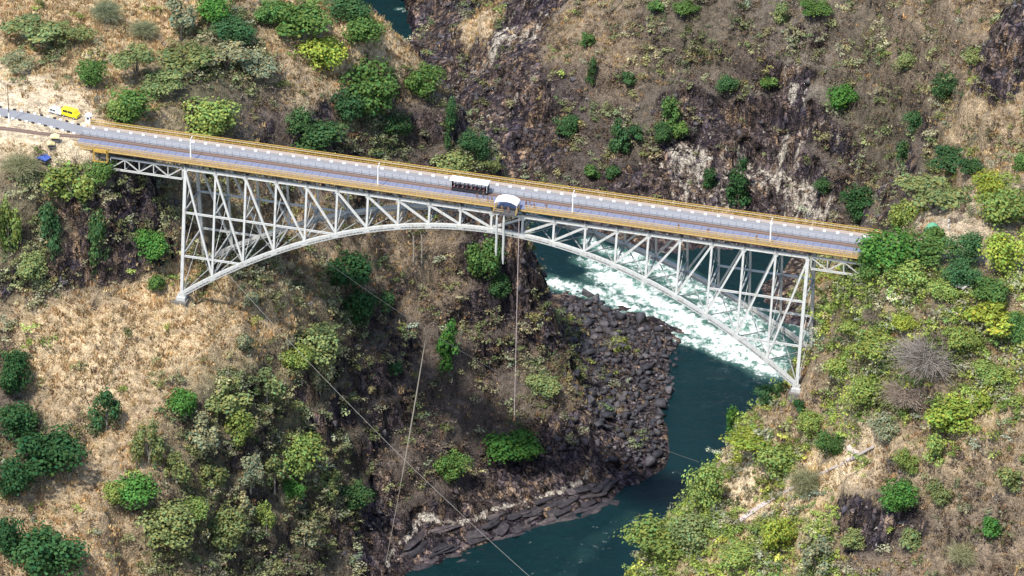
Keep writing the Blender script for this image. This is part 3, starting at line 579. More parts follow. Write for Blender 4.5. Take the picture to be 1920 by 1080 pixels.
for e in (-.53, .53):
    m = MB(); q = [(p[0]+n[0]*e, p[1]+n[1]*e, 2.62) for p, n in zip(PT, NT)]
    for a, c in zip(q[:-1], q[1:]): m.beam(a, c, .1, .13)
    m.build('rail', M_rail, o)
o, PR, NR = ribbon('road', [(XB+.02, 1.5)]+ROAD_R[2:], 5., 2.575, paint('dusty_road', (.30, .235, .17), .95, .2, .5), .3); tag(o, 'dusty road leaving the right end of the bridge', None, None, 'structure')
ks = MB().box((0, 0, .14), (.75, .28, .42)).mesh('kerb_stone', M_white); kd = MB().box((0, 0, .14), (.75, .28, .42)).mesh('kerb_stone', M_dark); rd = [x for x in bpy.data.objects if x.name == 'road'][0]
for e in (-1, 1):
    for k in range(1, len(PL)-1):
        o = link('kerb_stone', ks if k % 2 else kd, rd); p = PL[k]+NL[k]*e*2.25; o.location = (p[0], p[1], 2.52); o.rotation_euler = (0, 0, math.atan2(NL[k][1], NL[k][0])+math.pi/2)
def vehicle(name, loc, rz, L, H, body, label, cat, hood=.25, boxy=False):
    r = empty(name, loc, rz); tag(r, label, cat, 'vehicles parked left of the bridge'); W = 1.75; h0 = .45; hb = H*.55
    if boxy: prof = [(-L/2, h0), (L/2, h0), (L/2, H*.55), (L/2-.35, H*.62), (L/2-.75, H*.97), (L/2-1.0, H), (-L/2+.1, H), (-L/2, H-.12)]
    else: prof = [(-L/2, h0), (L/2, h0), (L/2, hb*.85), (L/2-L*hood, hb), (L/2-L*(hood+.13), H), (-L/2+.35, H), (-L/2+.02, hb)]
    MB().prism(prof, -W/2, W/2).build('body', body, r)
    x1 = L/2-L*(hood+.15) if not boxy else L/2-1.1
    for y in (-W/2-.012, W/2+.012):
        for k in range(2):
            a = -L/2+.5+(x1+L/2-.5)*k/2; c = -L/2+.5+(x1+L/2-.5)*(k+1)/2-.12; MB().box(((a+c)/2, y, hb+(H-hb)*.48), (c-a, .02, (H-hb)*.6)).build('window', M_glass, r)
    for y in (-W/2+.06, W/2-.06):
        for x in (-L/2+.8, L/2-.8):
            o = MB().tube([(x, y-.11, .33), (x, y+.11, .33)], .33, 12).build('wheel', M_dark, r); MB().tube([(x, y-.12, .33), (x, y+.12, .33)], .17, 8).build('rim', M_fence, o)
    for y in (-.55, .55): MB().box((L/2+.01, y, h0+.25), (.04, .3, .16)).build('headlight', M_white, r)
    return r
def L3(x, y, dz=0.): p = hit(x, y); return Vector((p[0], p[1], p[2]+dz))
M_yel = paint('yellow_paint', (.80, .62, .02), .4, .08, 1); M_sil = paint('silver_paint', (.62, .64, .64), .35, .06, 1)
vehicle('parked_car', L3(106, 213), math.radians(-14), 3.6, 1.55, M_sil, 'silver white car parked at the left roadside behind the yellow van', 'car')
vehicle('parked_van', L3(133, 219), math.radians(-14), 4.5, 2.15, M_yel, 'bright yellow van parked beside the road left of the bridge', 'van', boxy=True)
r = empty('guard_booth', L3(166, 230), .1); tag(r, 'small white guard booth at the left end of the far railing', 'booth')
MB().box((0, 0, 1.05), (1.2, 1.2, 2.1)).build('wall', M_white, r); MB().prism([(-.8, 2.1), (.8, 2.1), (0, 2.5)], -.8, .8).build('roof', M_white, r); MB().box((.61, 0, 1.0), (.03, .7, 1.8)).build('door', M_dark, r); MB().box((0, -.61, 1.4), (.6, .03, .5)).build('window', M_glass, r)
r = empty('utility_pole', L3(17, 229), 0); tag(r, 'tall thin dark utility pole with white base beside the road', 'pole')
MB().tube([(0, 0, 2.6), (0, 0, 6), (0, 0, 10.4)], [.12, .11, .08], 8).build('shaft', paint('creosote', (.10, .075, .06), .9, .2), r); MB().tube([(0, 0, -.3), (0, 0, 2.6)], .17, 8).build('base', M_white, r); MB().box((0, 0, 9.8), (1.3, .1, .12)).build('crossarm', bpy.data.materials['creosote'], r)
def stall(loc, rz, w, d, h, mat, label, cat, name='market_stall'):
    r = empty(name, loc, rz); tag(r, label, cat)
    MB().prism([(-w/2-.15, h), (w/2+.15, h), (w/2+.05, h+.1), (0, h+.5), (-w/2-.05, h+.1)], -d/2-.15, d/2+.15).build('canopy', mat, r)
    for x in (-w/2, w/2):
        for y in (-d/2, d/2): MB().box((x, y, h/2), (.08, .08, h)).build('leg', M_dark, r)
    MB().box((0, 0, .8), (w-.2, d-.2, .1)).build('counter', M_stone, r)
M_cream = paint('cream_canvas', (.72, .60, .30), .8, .12, 1); M_tarp = paint('blue_tarp', (.06, .11, .36), .6, .25, 1)
stall(L3(103, 268), .2, 1.9, 1.6, 1.7, M_cream, 'cream canopied stall nearer the road beside the left abutment', 'stall'); stall(L3(96, 280), .4, 1.7, 1.5, 1.6, paint('straw_canvas', (.55, .46, .24), .8, .12, 1), 'straw coloured stall further down the bank beside the left abutment', 'stall')
stall(L3(82, 306), -.3, 2.6, 2.0, 1.5, M_tarp, 'blue tarpaulin shelter on the bank below the left road', 'shelter', 'tarp_shelter')
# right end
r = empty('green_tent', L3(1748, 436), .3); tag(r, 'green dome tent among the trees at the right end of the road', 'tent'); m = MB(); rings = 5; n = 12; v = []; f = []
for k in range(rings):
    a = k/rings*math.pi/2
    for q in range(n): v.append((1.9*math.cos(a)*math.cos(q*2*math.pi/n), 1.6*math.cos(a)*math.sin(q*2*math.pi/n), 2.6*math.sin(a)))
v.append((0, 0, 2.65)); f = [(k*n+q, k*n+(q+1) % n, (k+1)*n+(q+1) % n, (k+1)*n+q) for k in range(rings-1) for q in range(n)]+[((rings-1)*n+q, (rings-1)*n+(q+1) % n, rings*n) for q in range(n)]
m.add(v, f); m.build('fabric', paint('green_canvas', (.10, .30, .17), .7, .15, 1), r); MB().prism([(-.5, .0), (.5, .0), (0, 1.7)], -1.66, -1.2).build('door_flap', paint('dark_green_canvas', (.03, .10, .06), .8), r)
r = empty('marker_post', L3(1778, 428), 0); tag(r, 'thin white marker post right of the green tent', 'post'); MB().tube([(0, 0, -.2), (0, 0, 2.4)], .13, 8).build('shaft', M_white, r); MB().tube([(0, 0, 1.3), (0, 0, 1.7)], .14, 8).build('band', M_dark, r)
r = empty('lookout_roof', L3(1793, 546), -.35); tag(r, 'weathered grey slab roof of a lookout shelter below the right road', 'shelter')
MB().prism([(-2.6, 1.7), (2.6, 1.9), (2.6, 2.1), (-2.6, 1.9)], -1.2, 1.2).build('roof', paint('grey_concrete', (.42, .38, .36), .9, .15, 1), r)
for x in (-2.2, 2.2):
    for y in (-.9, .9): MB().box((x, y, .8), (.25, .25, 2.0)).build('post', M_stone, r)
# footpath of concrete slabs on the right bank
M_path = paint('path_concrete', (.44, .38, .35), .9, .12, .8); pth = [(1640, 836), (1615, 850), (1575, 871), (1540, 889), (1500, 908), (1462, 929), (1430, 948), (1400, 968), (1372, 990)]
fpth = empty('footpath', L3(*pth[0])); tag(fpth, None, None, None, 'structure'); P3 = []
for a, c in zip(pth[:-1], pth[1:]):
    for k in range(4): q = hit(a[0]+(c[0]-a[0])*k/4, a[1]+(c[1]-a[1])*k/4); P3.append(q)
for k in range(len(P3)-1):
    a, c = Vector(P3[k]), Vector(P3[k+1]); dd = c-a
    if dd.length > 5: continue
    m = MB(); m.box((0, 0, 0), (max(.5, Vector((dd.x, dd.y)).length-.08), 1.3, .5)); o = m.build('slab', M_path, fpth); mid_ = (a+c)/2; o.location = mid_+Vector((0, 0, .12))-fpth.location; o.rotation_euler = (0, -math.atan2(dd.z, Vector((dd.x, dd.y)).length), math.atan2(dd.y, dd.x))
m = MB().box((0, 0, .1), (3.4, 1.5, .5)); r = empty('stone_landing', L3(1602, 842), -.4); tag(r, 'pale pink landing slab at the top of the right bank footpath', 'slab'); m.build('slab', paint('pink_concrete', (.60, .48, .42), .9, .1), r); MB().box((0, -.9, -.25), (2.6, .5, .4)).build('step', M_path, r)

# ------------------------------------------------------------------ cables
def sag(a, c, s, n=24): return [Vector(a).lerp(Vector(c), k/n)-Vector((0, 0, s*4*(k/n)*(1-k/n))) for k in range(n+1)]
M_cable = paint('steel_cable', (.30, .27, .23), .6, .15, 1); M_rope = paint('pale_rope', (.28, .25, .20), .9, .15, 1)
a0 = nd(4, zb(4)-.7, -1); a1 = Vector(hit(1310, 872))+Vector((0, 0, 1)); ca = sag(a0, a1, 6.)
tag(MB().tube(ca, .05, 5).build('cable', M_cable), 'long thin cable from the arch across the gorge to the right bank', 'cable', 'gorge cables')
kq_ = min(range(len(ca)), key=lambda k: abs(project(np.array([ca[k]]))[0][0]-812)); jn = ca[kq_]
tag(MB().tube(sag(jn, Vector(hit(722, 1062)), 2.), [.06+.10*math.sin(math.pi*min(1, k/16)) for k in range(25)], 6).build('swing_rope', M_rope), 'thick pale swing rope hanging from the long cable to the river ledge', 'rope')
tag(MB().tube(sag(nd(1.5, zb(1.5)-.7, -1), atz(1150, 1215, -80), 4.), .036, 5).build('cable', M_cable), 'thin cable running from the left arch foot to the bottom edge', 'cable', 'gorge cables')
jx_ = 7.9; jtop = Vector((jx_, -9.0, 2.2)); jz = -52.
tag(MB().tube([jtop, Vector((jx_, -9.0, -25)), Vector((jx_, -9.0, jz))], .075, 6).build('bungee_rope', paint('rope_pink', (.50, .40, .38), .8, .1)), 'long thin bungee rope hanging straight down from midspan', 'rope')

# ------------------------------------------------------------------ people
def person_mesh(name, arms, stride=.1, lean=0.):
    J = {'pel': (0, 0, .95), 'wai': (0, .01, 1.12), 'che': (0, 0, 1.34), 'nec': (0, .01, 1.47), 'hea': (0, -.02, 1.57), 'top': (0, -.01, 1.70)}
    E_ = [('pel', 'wai'), ('wai', 'che'), ('che', 'nec'), ('nec', 'hea'), ('hea', 'top')]; Rr = {'pel': .15, 'wai': .13, 'che': .155, 'nec': .06, 'hea': .095, 'top': .075}
    for s, sd in ((-1, 'l'), (1, 'r')):
        J['hip'+sd] = (s*.10, 0, .90); J['kne'+sd] = (s*.11, -stride*s*.5-.02, .50); J['ank'+sd] = (s*.11, -stride*s*.2+.03, .09); J['toe'+sd] = (s*.12, -stride*s*.2-.14, .04)
        J['sho'+sd] = (s*.19, 0, 1.40); e, w = arms; J['elb'+sd] = (s*e[0], e[1], e[2]); J['wri'+sd] = (s*w[0], w[1], w[2]); J['han'+sd] = (s*w[0], w[1]-.03, w[2]-.09 if w[2] < 1.4 else w[2]+.09)
        E_ += [('pel', 'hip'+sd), ('hip'+sd, 'kne'+sd), ('kne'+sd, 'ank'+sd), ('ank'+sd, 'toe'+sd), ('che', 'sho'+sd), ('sho'+sd, 'elb'+sd), ('elb'+sd, 'wri'+sd), ('wri'+sd, 'han'+sd)]
        Rr.update({'hip'+sd: .10, 'kne'+sd: .07, 'ank'+sd: .05, 'toe'+sd: .045, 'sho'+sd: .065, 'elb'+sd: .048, 'wri'+sd: .036, 'han'+sd: .035})
    keys = list(J); me = bpy.data.meshes.new(name); me.from_pydata([J[k] for k in keys], [(keys.index(a), keys.index(c)) for a, c in E_], [])
    o = bpy.data.objects.new(name, me); COL.objects.link(o); md = o.modifiers.new('skin', 'SKIN')
    for k, d in zip(keys, me.skin_vertices[0].data): d.radius = (Rr[k], Rr[k]*(.75 if k in ('che', 'wai', 'pel') else 1)); d.use_root = (k == 'pel')
    o.modifiers.new('sub', 'SUBSURF').levels = 1
    dg = bpy.context.evaluated_depsgraph_get(); out = bpy.data.meshes.new_from_object(o.evaluated_get(dg)); bpy.data.objects.remove(o); out.name = name
    mi = []
    for p in out.polygons:
        c = p.center
        mi.append(3 if c.z > 1.60 or (c.z > 1.53 and c.y > .03) else 0 if c.z > 1.46 and abs(c.x) < .14 else 2 if c.z < .96 and abs(c.x) < .2 else 0 if abs(c.x) > .2 and c.z < 1.15 else 1)
    out.polygons.foreach_set('material_index', mi); return out
ST = person_mesh('person', ((.27, .02, 1.14), (.28, -.08, .90))); LE = person_mesh('person', ((.28, -.12, 1.18), (.22, -.36, 1.20)), .02); UP = person_mesh('person', ((.34, -.05, 1.62), (.36, -.08, 1.86)), .02)
M_skin = paint('skin', (.20, .11, .07), .6, .1, 4); M_hair = paint('hair', (.012, .010, .010), .7, .1, 4)
def shirt(c): return paint('shirt', c, .8, .1, 5)
def person(mesh, loc, rz, sh, tr, label, rx=0.):
    me = mesh.copy(); me.materials.clear()
    for m in (M_skin, shirt(sh), shirt(tr), M_hair): me.materials.append(m)
    o = link('person', me); o.location = loc; o.rotation_euler = (rx, 0, rz); tag(o, label, 'person', 'people on the bridge' if rx == 0 else None); return o
FZ = 2.955
def onb(px, y): return Vector((Xat(px, y, FZ), y, FZ))+DECK
for me_, px, y, rz, sh, tr, lab in (
    (ST, 893, -4.2, .5, (.30, .03, .03), (.03, .03, .05), 'person in dark red shirt on the footway below the rail trolley'),
    (ST, 905, -3.2, 1.2, (.06, .12, .40), (.04, .05, .10), 'person in blue shirt on the footway between trolley and canopy'),
    (LE, 913, -4.6, 0, (.72, .70, .68), (.08, .08, .12), 'person in white shirt leaning left of the canopy'),
    (ST, 921, -4.9, -.6, (.70, .30, .10), (.05, .05, .06), 'person in orange vest standing against the canopy left side'),
    (ST, 985, -4.6, .9, (.66, .24, .08), (.06, .05, .05), 'person in orange vest standing against the canopy right side'),
    (ST, 992, -3.8, 2.2, (.72, .70, .68), (.03, .03, .03), 'person in white shirt on the footway right of the canopy'),
    (LE, 1000, -4.9, 0, (.03, .03, .05), (.02, .02, .03), 'person in black leaning on the railing right of the canopy'),
    (ST, 1023, -4.4, .3, (.05, .05, .09), (.03, .03, .04), 'person in dark clothes on the footway left of the third lamp post'),
    (LE, 1271, -5.2, 0, (.03, .03, .05), (.03, .03, .04), 'lone dark-dressed person at the railing between canopy and right bank'),
    (LE, 1326, -5.2, 0, (.05, .04, .08), (.02, .02, .03), 'dark-dressed person leaning on the railing, middle of the three right of midspan'),
    (LE, 1417, -5.2, 0, (.02, .02, .03), (.03, .03, .05), 'dark-dressed person at the railing nearest the right lamp post')):
    person(me_, onb(px, y), rz, sh, tr, lab)
person(ST, L3(75, 214), .4, (.03, .03, .04), (.02, .02, .03), 'person in black standing left of the silver car')
person(LE, Vector((xc-.9, -8.2, 2.8))+DECK, .2, (.55, .42, .34), (.05, .05, .06), 'person in beige shirt under the canopy, left of two'); person(ST, Vector((xc+.7, -8.4, 2.8))+DECK, -.2, (.66, .56, .52), (.20, .05, .05), 'person in pale shirt under the canopy, right of two')
o = person(UP, (jx_, -9.0, jz), .4, (.60, .06, .04), (.55, .05, .04), 'person in red hanging head down on the long bungee rope', math.pi); o['group'] = ''
del o['group']

# ------------------------------------------------------------------ boulders along the water
M_boulder, t, b, o = mat_new('basalt_boulder'); oi = N(t, 'ObjectInfo'); at_ = attr(t, 'Col')
c = ramp(t, noise(t, .8, 5, .7), [(.3, (.018, .018, .023)), (.5, (.043, .042, .048)), (.75, (.11, .105, .105))]); c = mix(t, c, at_.outputs['Color'], 1.0, 'MULTIPLY')
c = mix(t, c, ramp(t, oi.outputs['Random'], [(0, (.55, .55, .65)), (.6, (1.0, .98, 1.02)), (.85, (1.5, 1.4, 1.35)), (1, (2.4, 2.2, 2.05))]), 1.0, 'MULTIPLY')
t.links.new(c, b.inputs['Base Color']); b.inputs['Roughness'].default_value = .85; bump(t, b, noise(t, 2.2, 4, .7), .5, .2)
def hull(seed, n=13, flat=.75):
    rg = np.random.default_rng(seed); p = rg.normal(size=(n, 3)); p /= np.linalg.norm(p, axis=1)[:, None]; p *= rg.uniform(.75, 1.1, (n, 1)); p *= (1, rg.uniform(.7, 1), flat*rg.uniform(.75, 1.1))
    bm = bmesh.new(); [bm.verts.new(q) for q in p]; r = bmesh.ops.convex_hull(bm, input=bm.verts); bmesh.ops.delete(bm, geom=[v for v in bm.verts if not v.link_faces], context='VERTS'); bmesh.ops.recalc_face_normals(bm, faces=bm.faces); bm.verts.ensure_lookup_table(); bm.verts.index_update()
    V = np.array([v.co[:] for v in bm.verts]); F = np.array([[v.index for v in f.verts] for f in bm.faces if len(f.verts) == 3]); bm.free(); return V, F
HULLS = [hull(100+k, 8+k % 3) for k in range(10)]
BANK = [(1018, 562), (1060, 566), (1110, 560), (1180, 596), (1245, 622), (1272, 650), (1262, 740), (1240, 790), (1250, 866), (1185, 898), (1118, 850), (1112, 785), (1062, 700), (1042, 625)]
bw = np.array([hit(x, y) for x, y in BANK])[:, :2]
def inside(x, y, poly):
    r = np.zeros(np.shape(x), bool); n = len(poly)
    for i in range(n):
        (x0, y0), (x1, y1) = poly[i], poly[(i+1) % n]; r ^= ((y0 > y) != (y1 > y))&(x < (x1-x0)*(y-y0)/(y1-y0+1e-12)+x0)
    return r
pts = RNG.uniform(bw.min(0)-3, bw.max(0)+3, (14000, 2)); pts = pts[inside(pts[:, 0], pts[:, 1], [tuple(q) for q in bw])]
size = np.clip(np.exp(RNG.normal(-.88, .58, len(pts))), .2, 2.4); od = np.argsort(-size); pts, size = pts[od], size[od]; keep = []
for k in range(len(pts)):
    if all((pts[k, 0]-pts[j, 0])**2+(pts[k, 1]-pts[j, 1])**2 > (.72*(size[k]+size[j]))**2 for j in keep): keep.append(k)
    if len(keep) >= 2200: break
pts, size = pts[keep], size[keep]
bank = empty('boulder_bank', (*pts.mean(0), -106)); tag(bank, 'heap of dark basalt boulders on the inside of the river bend', None, None, 'structure')
BM = []
for V, F in HULLS: m = npmesh('boulder', V, F, (M_boulder,)); vcol(m, np.ones((len(V), 3))); BM.append(m)
bq = Vector(bank.location)
for k in range(min(290, len(pts))):
    s = size[k]*1.15; o = link('boulder', BM[k % 10], bank); z = float(Hs(*pts[k])); o.location = Vector((pts[k][0], pts[k][1], max(z, WATER-.4)+s*.28))-bq; o.scale = (s, s, s); o.rotation_euler = (RNG.uniform(-.4, .4), RNG.uniform(-.4, .4), RNG.uniform(0, 6.3))
px_, py_ = 1098, 556; p = atz(px_, py_, WATER); o = link('boulder', BM[3], bank); o.location = Vector((p[0], p[1], WATER+1.0))-bq; o.scale = (3.4, 2.6, 3.0)
def rotz(V, a): c, s = math.cos(a), math.sin(a); return np.c_[V[:, 0]*c-V[:, 1]*s, V[:, 0]*s+V[:, 1]*c, V[:, 2]]
def merged(name, items, mat, parent=None):
    """items: (prototype V, F, location, scale(3), angle, colour) -> one mesh object"""
    Vs, Fs, Cs = [], [], []; n = 0
    for V, F, loc, sc, a, c in items:
        Vs.append(rotz(V*sc, a)+loc); Fs.append(F+n); n += len(V); Cs.append(np.broadcast_to(c, (len(V), 3)))
    me = npmesh(name, np.concatenate(Vs), np.concatenate(Fs), (mat,)); vcol(me, np.concatenate(Cs)); return link(name, me, parent)
it = []
for k in range(290, len(pts)):
    s = size[k]; z = max(float(Hs(*pts[k])), WATER-.3); V, F = HULLS[k % 10]; g = RNG.choice([.6, .8, 1., 1.2, 1.8, 2.4], p=[.2, .2, .25, .2, .1, .05]); it.append((V, F, np.array([pts[k][0], pts[k][1], z+s*.25])-np.array(bq), (s*1.1, s*1.1, s), RNG.uniform(0, 6.3), (g, g*.95, g*.93)))
tag(merged('small_boulders', it, M_boulder, bank), None, None, None, 'stuff')

# layered ledges of the rock shelf, stepping down to the water
shelf = empty('rock_shelf', (RIM[4][0], RIM[4][1], -107.)); tag(shelf, 'dark layered rock shelf along the left water edge', None, None, 'structure'); sq = np.array(shelf.location); RM = np.array(RIM[1:10])
LH = []
for k in range(6):
    V, F = hull(500+k, 16, .9); V = np.sign(V)*np.abs(V)**np.array([.38, .5, .6]); m = npmesh('ledge', V, F, (M_boulder,)); vcol(m, np.tile([.74, .66, .64], (len(V), 1))); LH.append(m)
for k in range(110):
    q = RNG.uniform(0, len(RM)-1.001); i = int(q); p = RM[i]+(RM[i+1]-RM[i])*(q-i); tg = RM[i+1]-RM[i]; tg = tg/np.linalg.norm(tg); nn = np.array([tg[1], -tg[0]]); off = RNG.uniform(.8, 13.); p = p+nn*off; z = float(Hs(p[0], p[1]))
    if z < WATER-1.2: continue
    o = link('ledge', LH[k % 6], shelf); o.location = Vector((p[0]-sq[0], p[1]-sq[1], max(z, WATER-.2)-sq[2]-.26)); o.scale = (RNG.uniform(1.6, 5.2), RNG.uniform(1.0, 2.3), RNG.uniform(.45, .95)); o.rotation_euler = (RNG.uniform(-.22, .22), RNG.uniform(-.10, .10), math.atan2(tg[1], tg[0])+RNG.uniform(-.28, .28))

# ------------------------------------------------------------------ trees and shrubs
M_leaf, t, b, o = mat_new('foliage'); t.nodes.remove(b); oi = N(t, 'ObjectInfo'); c = mix(t, attr(t, 'Col').outputs['Color'], oi.outputs['Color'], 1.0, 'MULTIPLY')
df = N(t, 'BsdfDiffuse'); tr = N(t, 'BsdfTranslucent'); ms = N(t, 'MixShader'); ms.inputs[0].default_value = .28
t.links.new(c, df.inputs[0]); t.links.new(mix(t, c, (1.15, 1.1, .55), 1.0, 'MULTIPLY'), tr.inputs[0]); t.links.new(df.outputs[0], ms.inputs[1]); t.links.new(tr.outputs[0], ms.inputs[2]); t.links.new(ms.outputs[0], o.inputs['Surface'])
M_bark = paint('bark', (.10, .075, .055), .95, .3, 3); M_barkp = paint('pale_bark', (.30, .26, .21), .95, .2, 3)
def leaves(C, Nn, size, rg, asp=1.0):
    """one quad per centre, facing roughly along Nn"""
    n = len(C); r = rg.normal(size=(n, 3)); Nn = Nn+.55*r/np.linalg.norm(r, axis=1)[:, None]; Nn /= np.linalg.norm(Nn, axis=1)[:, None]
    h = rg.normal(size=(n, 3)); U = np.cross(Nn, h); U /= np.linalg.norm(U, axis=1)[:, None]; W = np.cross(Nn, U); s = size*rg.uniform(.6, 1.35, (n, 1)); U = U*s; W = W*s*asp
    V = np.stack([C-U*.5-W*.15, C-W*.55, C+U*.55+W*.1, C+W*.55], 1).reshape(-1, 3); F = np.arange(4*n).reshape(n, 4); return V, F
def crown(seed, shape, nl, nleaf, ls):
    rg = np.random.default_rng(seed); lobes = []
    for k in range(nl):
        d = rg.normal(size=3); d /= np.linalg.norm(d); d[2] = d[2]*.85+.08 if shape in ('round', 'droop') else d[2]
        q = rg.uniform(.45, .72)
        if shape == 'flat': c = np.array([d[0]*q*1.15, d[1]*q*1.15, rg.uniform(-.1, .45)]); r = np.array([1, 1, .55])*rg.uniform(.26, .42)
        elif shape == 'tall': z = rg.uniform(-.8, .8); w = .62*(1-.55*max(z, -.2)); a = rg.uniform(0, 6.3); c = np.array([math.cos(a)*w*.6, math.sin(a)*w*.6, z]); r = np.array([1, 1, 1.1])*rg.uniform(.26, .40)
        elif shape == 'droop': c = np.array([d[0]*q*.95, d[1]*q*.95, d[2]*q-.1]); r = np.array([.8, .8, 1.35])*rg.uniform(.24, .38)
        else: c = d*q; r = np.array([1, 1, .9])*rg.uniform(.28, .46)
        lobes.append((c, r*(.6 if k % 3 == 2 else 1)))
    if shape == 'round': lobes.append((np.array([0, 0, .05]), np.array([.55, .55, .5])))
    ar = np.array([l[1].prod()**(2/3) for l in lobes]); cnt = np.maximum(3, (nleaf*ar/ar.sum()).astype(int)); C, Nn, B = [], [], []
    for (c, r), m in zip(lobes, cnt):
        d = rg.normal(size=(m, 3)); d /= np.linalg.norm(d, axis=1)[:, None]; d[:, 2] = np.where(rg.random(m) < .6, np.abs(d[:, 2]), d[:, 2]); rad = np.where(rg.random((m, 1)) < .14, rg.uniform(1.05, 1.5, (m, 1)), rg.uniform(.5, 1.2, (m, 1))**.7)
        C.append(c+d*r*rad); Nn.append(d*(1, 1, 1.1)+(0, 0, .25)); B.append(np.full(m, rg.uniform(.78, 1.22)))
    C = np.concatenate(C); Nn = np.concatenate(Nn); B = np.concatenate(B); V, F = leaves(C, Nn, ls, rg)
    v = B*rg.uniform(.65, 1.35, len(C)); hue = rg.normal(0, .15, len(C)); col = np.stack([v*(1+hue), v, v*(1-hue*.5)], 1).repeat(4, 0)
    m = npmesh('crown', V, F, (M_leaf,)); vcol(m, col); return m, [l[0] for l in lobes]
def twigs(seed, n):
    rg = np.random.default_rng(seed); V, F, Cc = [], [], []; k = 0
    for q in range(n):
        d = rg.normal(size=3); d /= np.linalg.norm(d); d[2] = abs(d[2])*1.0-.15; a = d*rg.uniform(.0, .35); e = d*rg.uniform(.7, 1.05); e = e+rg.normal(size=3)*.13; mid = (a+e)/2+rg.normal(size=3)*.10
        w = np.cross(d, rg.normal(size=3)); w /= np.linalg.norm(w); w *= .012
        V += [a-w, a+w, mid-w*.8, mid+w*.8, e-w*.5, e+w*.5]; F += [(k, k+1, k+3, k+2), (k+2, k+3, k+5, k+4)]; k += 6; Cc += [[rg.uniform(.7, 1.35)]*3]*6
        for _ in range(2):
            f = mid+(e-mid)*rg.uniform(.1, .9); g = f+rg.normal(size=3)*.22+d*.12; V += [f-w*.5, f+w*.5, g+w*.4, g-w*.4]; F.append((k, k+1, k+2, k+3)); k += 4; Cc += [[rg.uniform(.7, 1.35)]*3]*4
    m = npmesh('crown', np.array(V), np.array(F), (M_leaf,)); vcol(m, np.array(Cc)); return m, [np.array([0, 0, .2])]
def trunk(seed, lobes, mat):
    rg = np.random.default_rng(seed); m = MB(); f = rg.uniform(.3, .45); m.tube([(0, 0, -.35), (.02, .01, .1), (rg.normal()*.04, rg.normal()*.04, f)], [.12, .085, .07], 7)
    for c in lobes[:6]: m.tube([(0, 0, f-.04), (c[0]*.45, c[1]*.45, f+(1+c[2]*.6-f)*.55), (c[0]*.95, c[1]*.95, 1+c[2]*.75)], [.055, .038, .015], 5)
    return m.mesh('trunk', mat)
PROTO = {}
for key, shape, nl, nleaf, ls, mat in (('round', 'round', 20, 2900, .088, M_bark), ('rounds', 'round', 12, 950, .15, M_bark), ('flat', 'flat', 17, 1700, .095, M_bark), ('flats', 'flat', 9, 650, .15, M_barkp), ('tall', 'tall', 14, 1500, .11, M_bark), ('droop', 'droop', 13, 1500, .10, M_barkp)):
    PROTO[key] = []
    for v in range(3):
        cm, lb = crown(hash((len(PROTO), v)) % 1000+v*7+nl, shape, nl, nleaf, ls); PROTO[key].append((cm, trunk(v+nl, lb, mat)))
PROTO['twig'] = []
for v in range(3):
    cm, lb = twigs(300+v, 620); PROTO['twig'].append((cm, trunk(v, [np.array([.3, .1, -.2]), np.array([-.3, .2, -.1]), np.array([.0, -.35, -.2])], M_barkp)))
TINT = {'A': (.10, .18, .052), 'B': (.042, .10, .038), 'C': (.215, .28, .078), 'D': (.20, .24, .095), 'F': (.25, .26, .155), 'E': (.27, .23, .20), 'G': (.085, .20, .045), 'Y': (.28, .335, .06), 'H': (.06, .125, .05)}
def tree(cx, cy, w, h, tint, shape, label, name=None, group=None, lift=1.0, seed=0):
    s = 7.75; r = w/2/s; aa = math.sqrt(max((h/2/s)**2-(r*.46)**2, (.42*r)**2))/.88; zc = aa*lift+.2
    p = hit(cx, cy+zc*.875*s); o = empty(name or ('broadleaf_tree' if w >= 55 else 'leafy_shrub'), (p[0], p[1], p[2]-.25), RNG.uniform(0, 6.3))
    big = w >= 48; key = shape if shape in PROTO and (big or shape+'s' not in PROTO) else shape+'s'; cm, tm = PROTO[key][(int(cx)+int(cy)+seed) % 3]
    k = link('crown', cm, o); k.location = (0, 0, zc); k.scale = (r*1.2, r*1.2, aa*1.2); v = RNG.uniform(.88, 1.12); g = RNG.uniform(.94, 1.06); q = TINT[tint]; k.color = (q[0]*v*g, q[1]*v, q[2]*v/g, 1)
    k = link('trunk', tm, o); k.scale = (max(r*.55, .7), max(r*.55, .7), zc)
    tag(o, label, 'tree' if (name or o.name).split('.')[0].endswith('tree') else 'shrub', group); return o
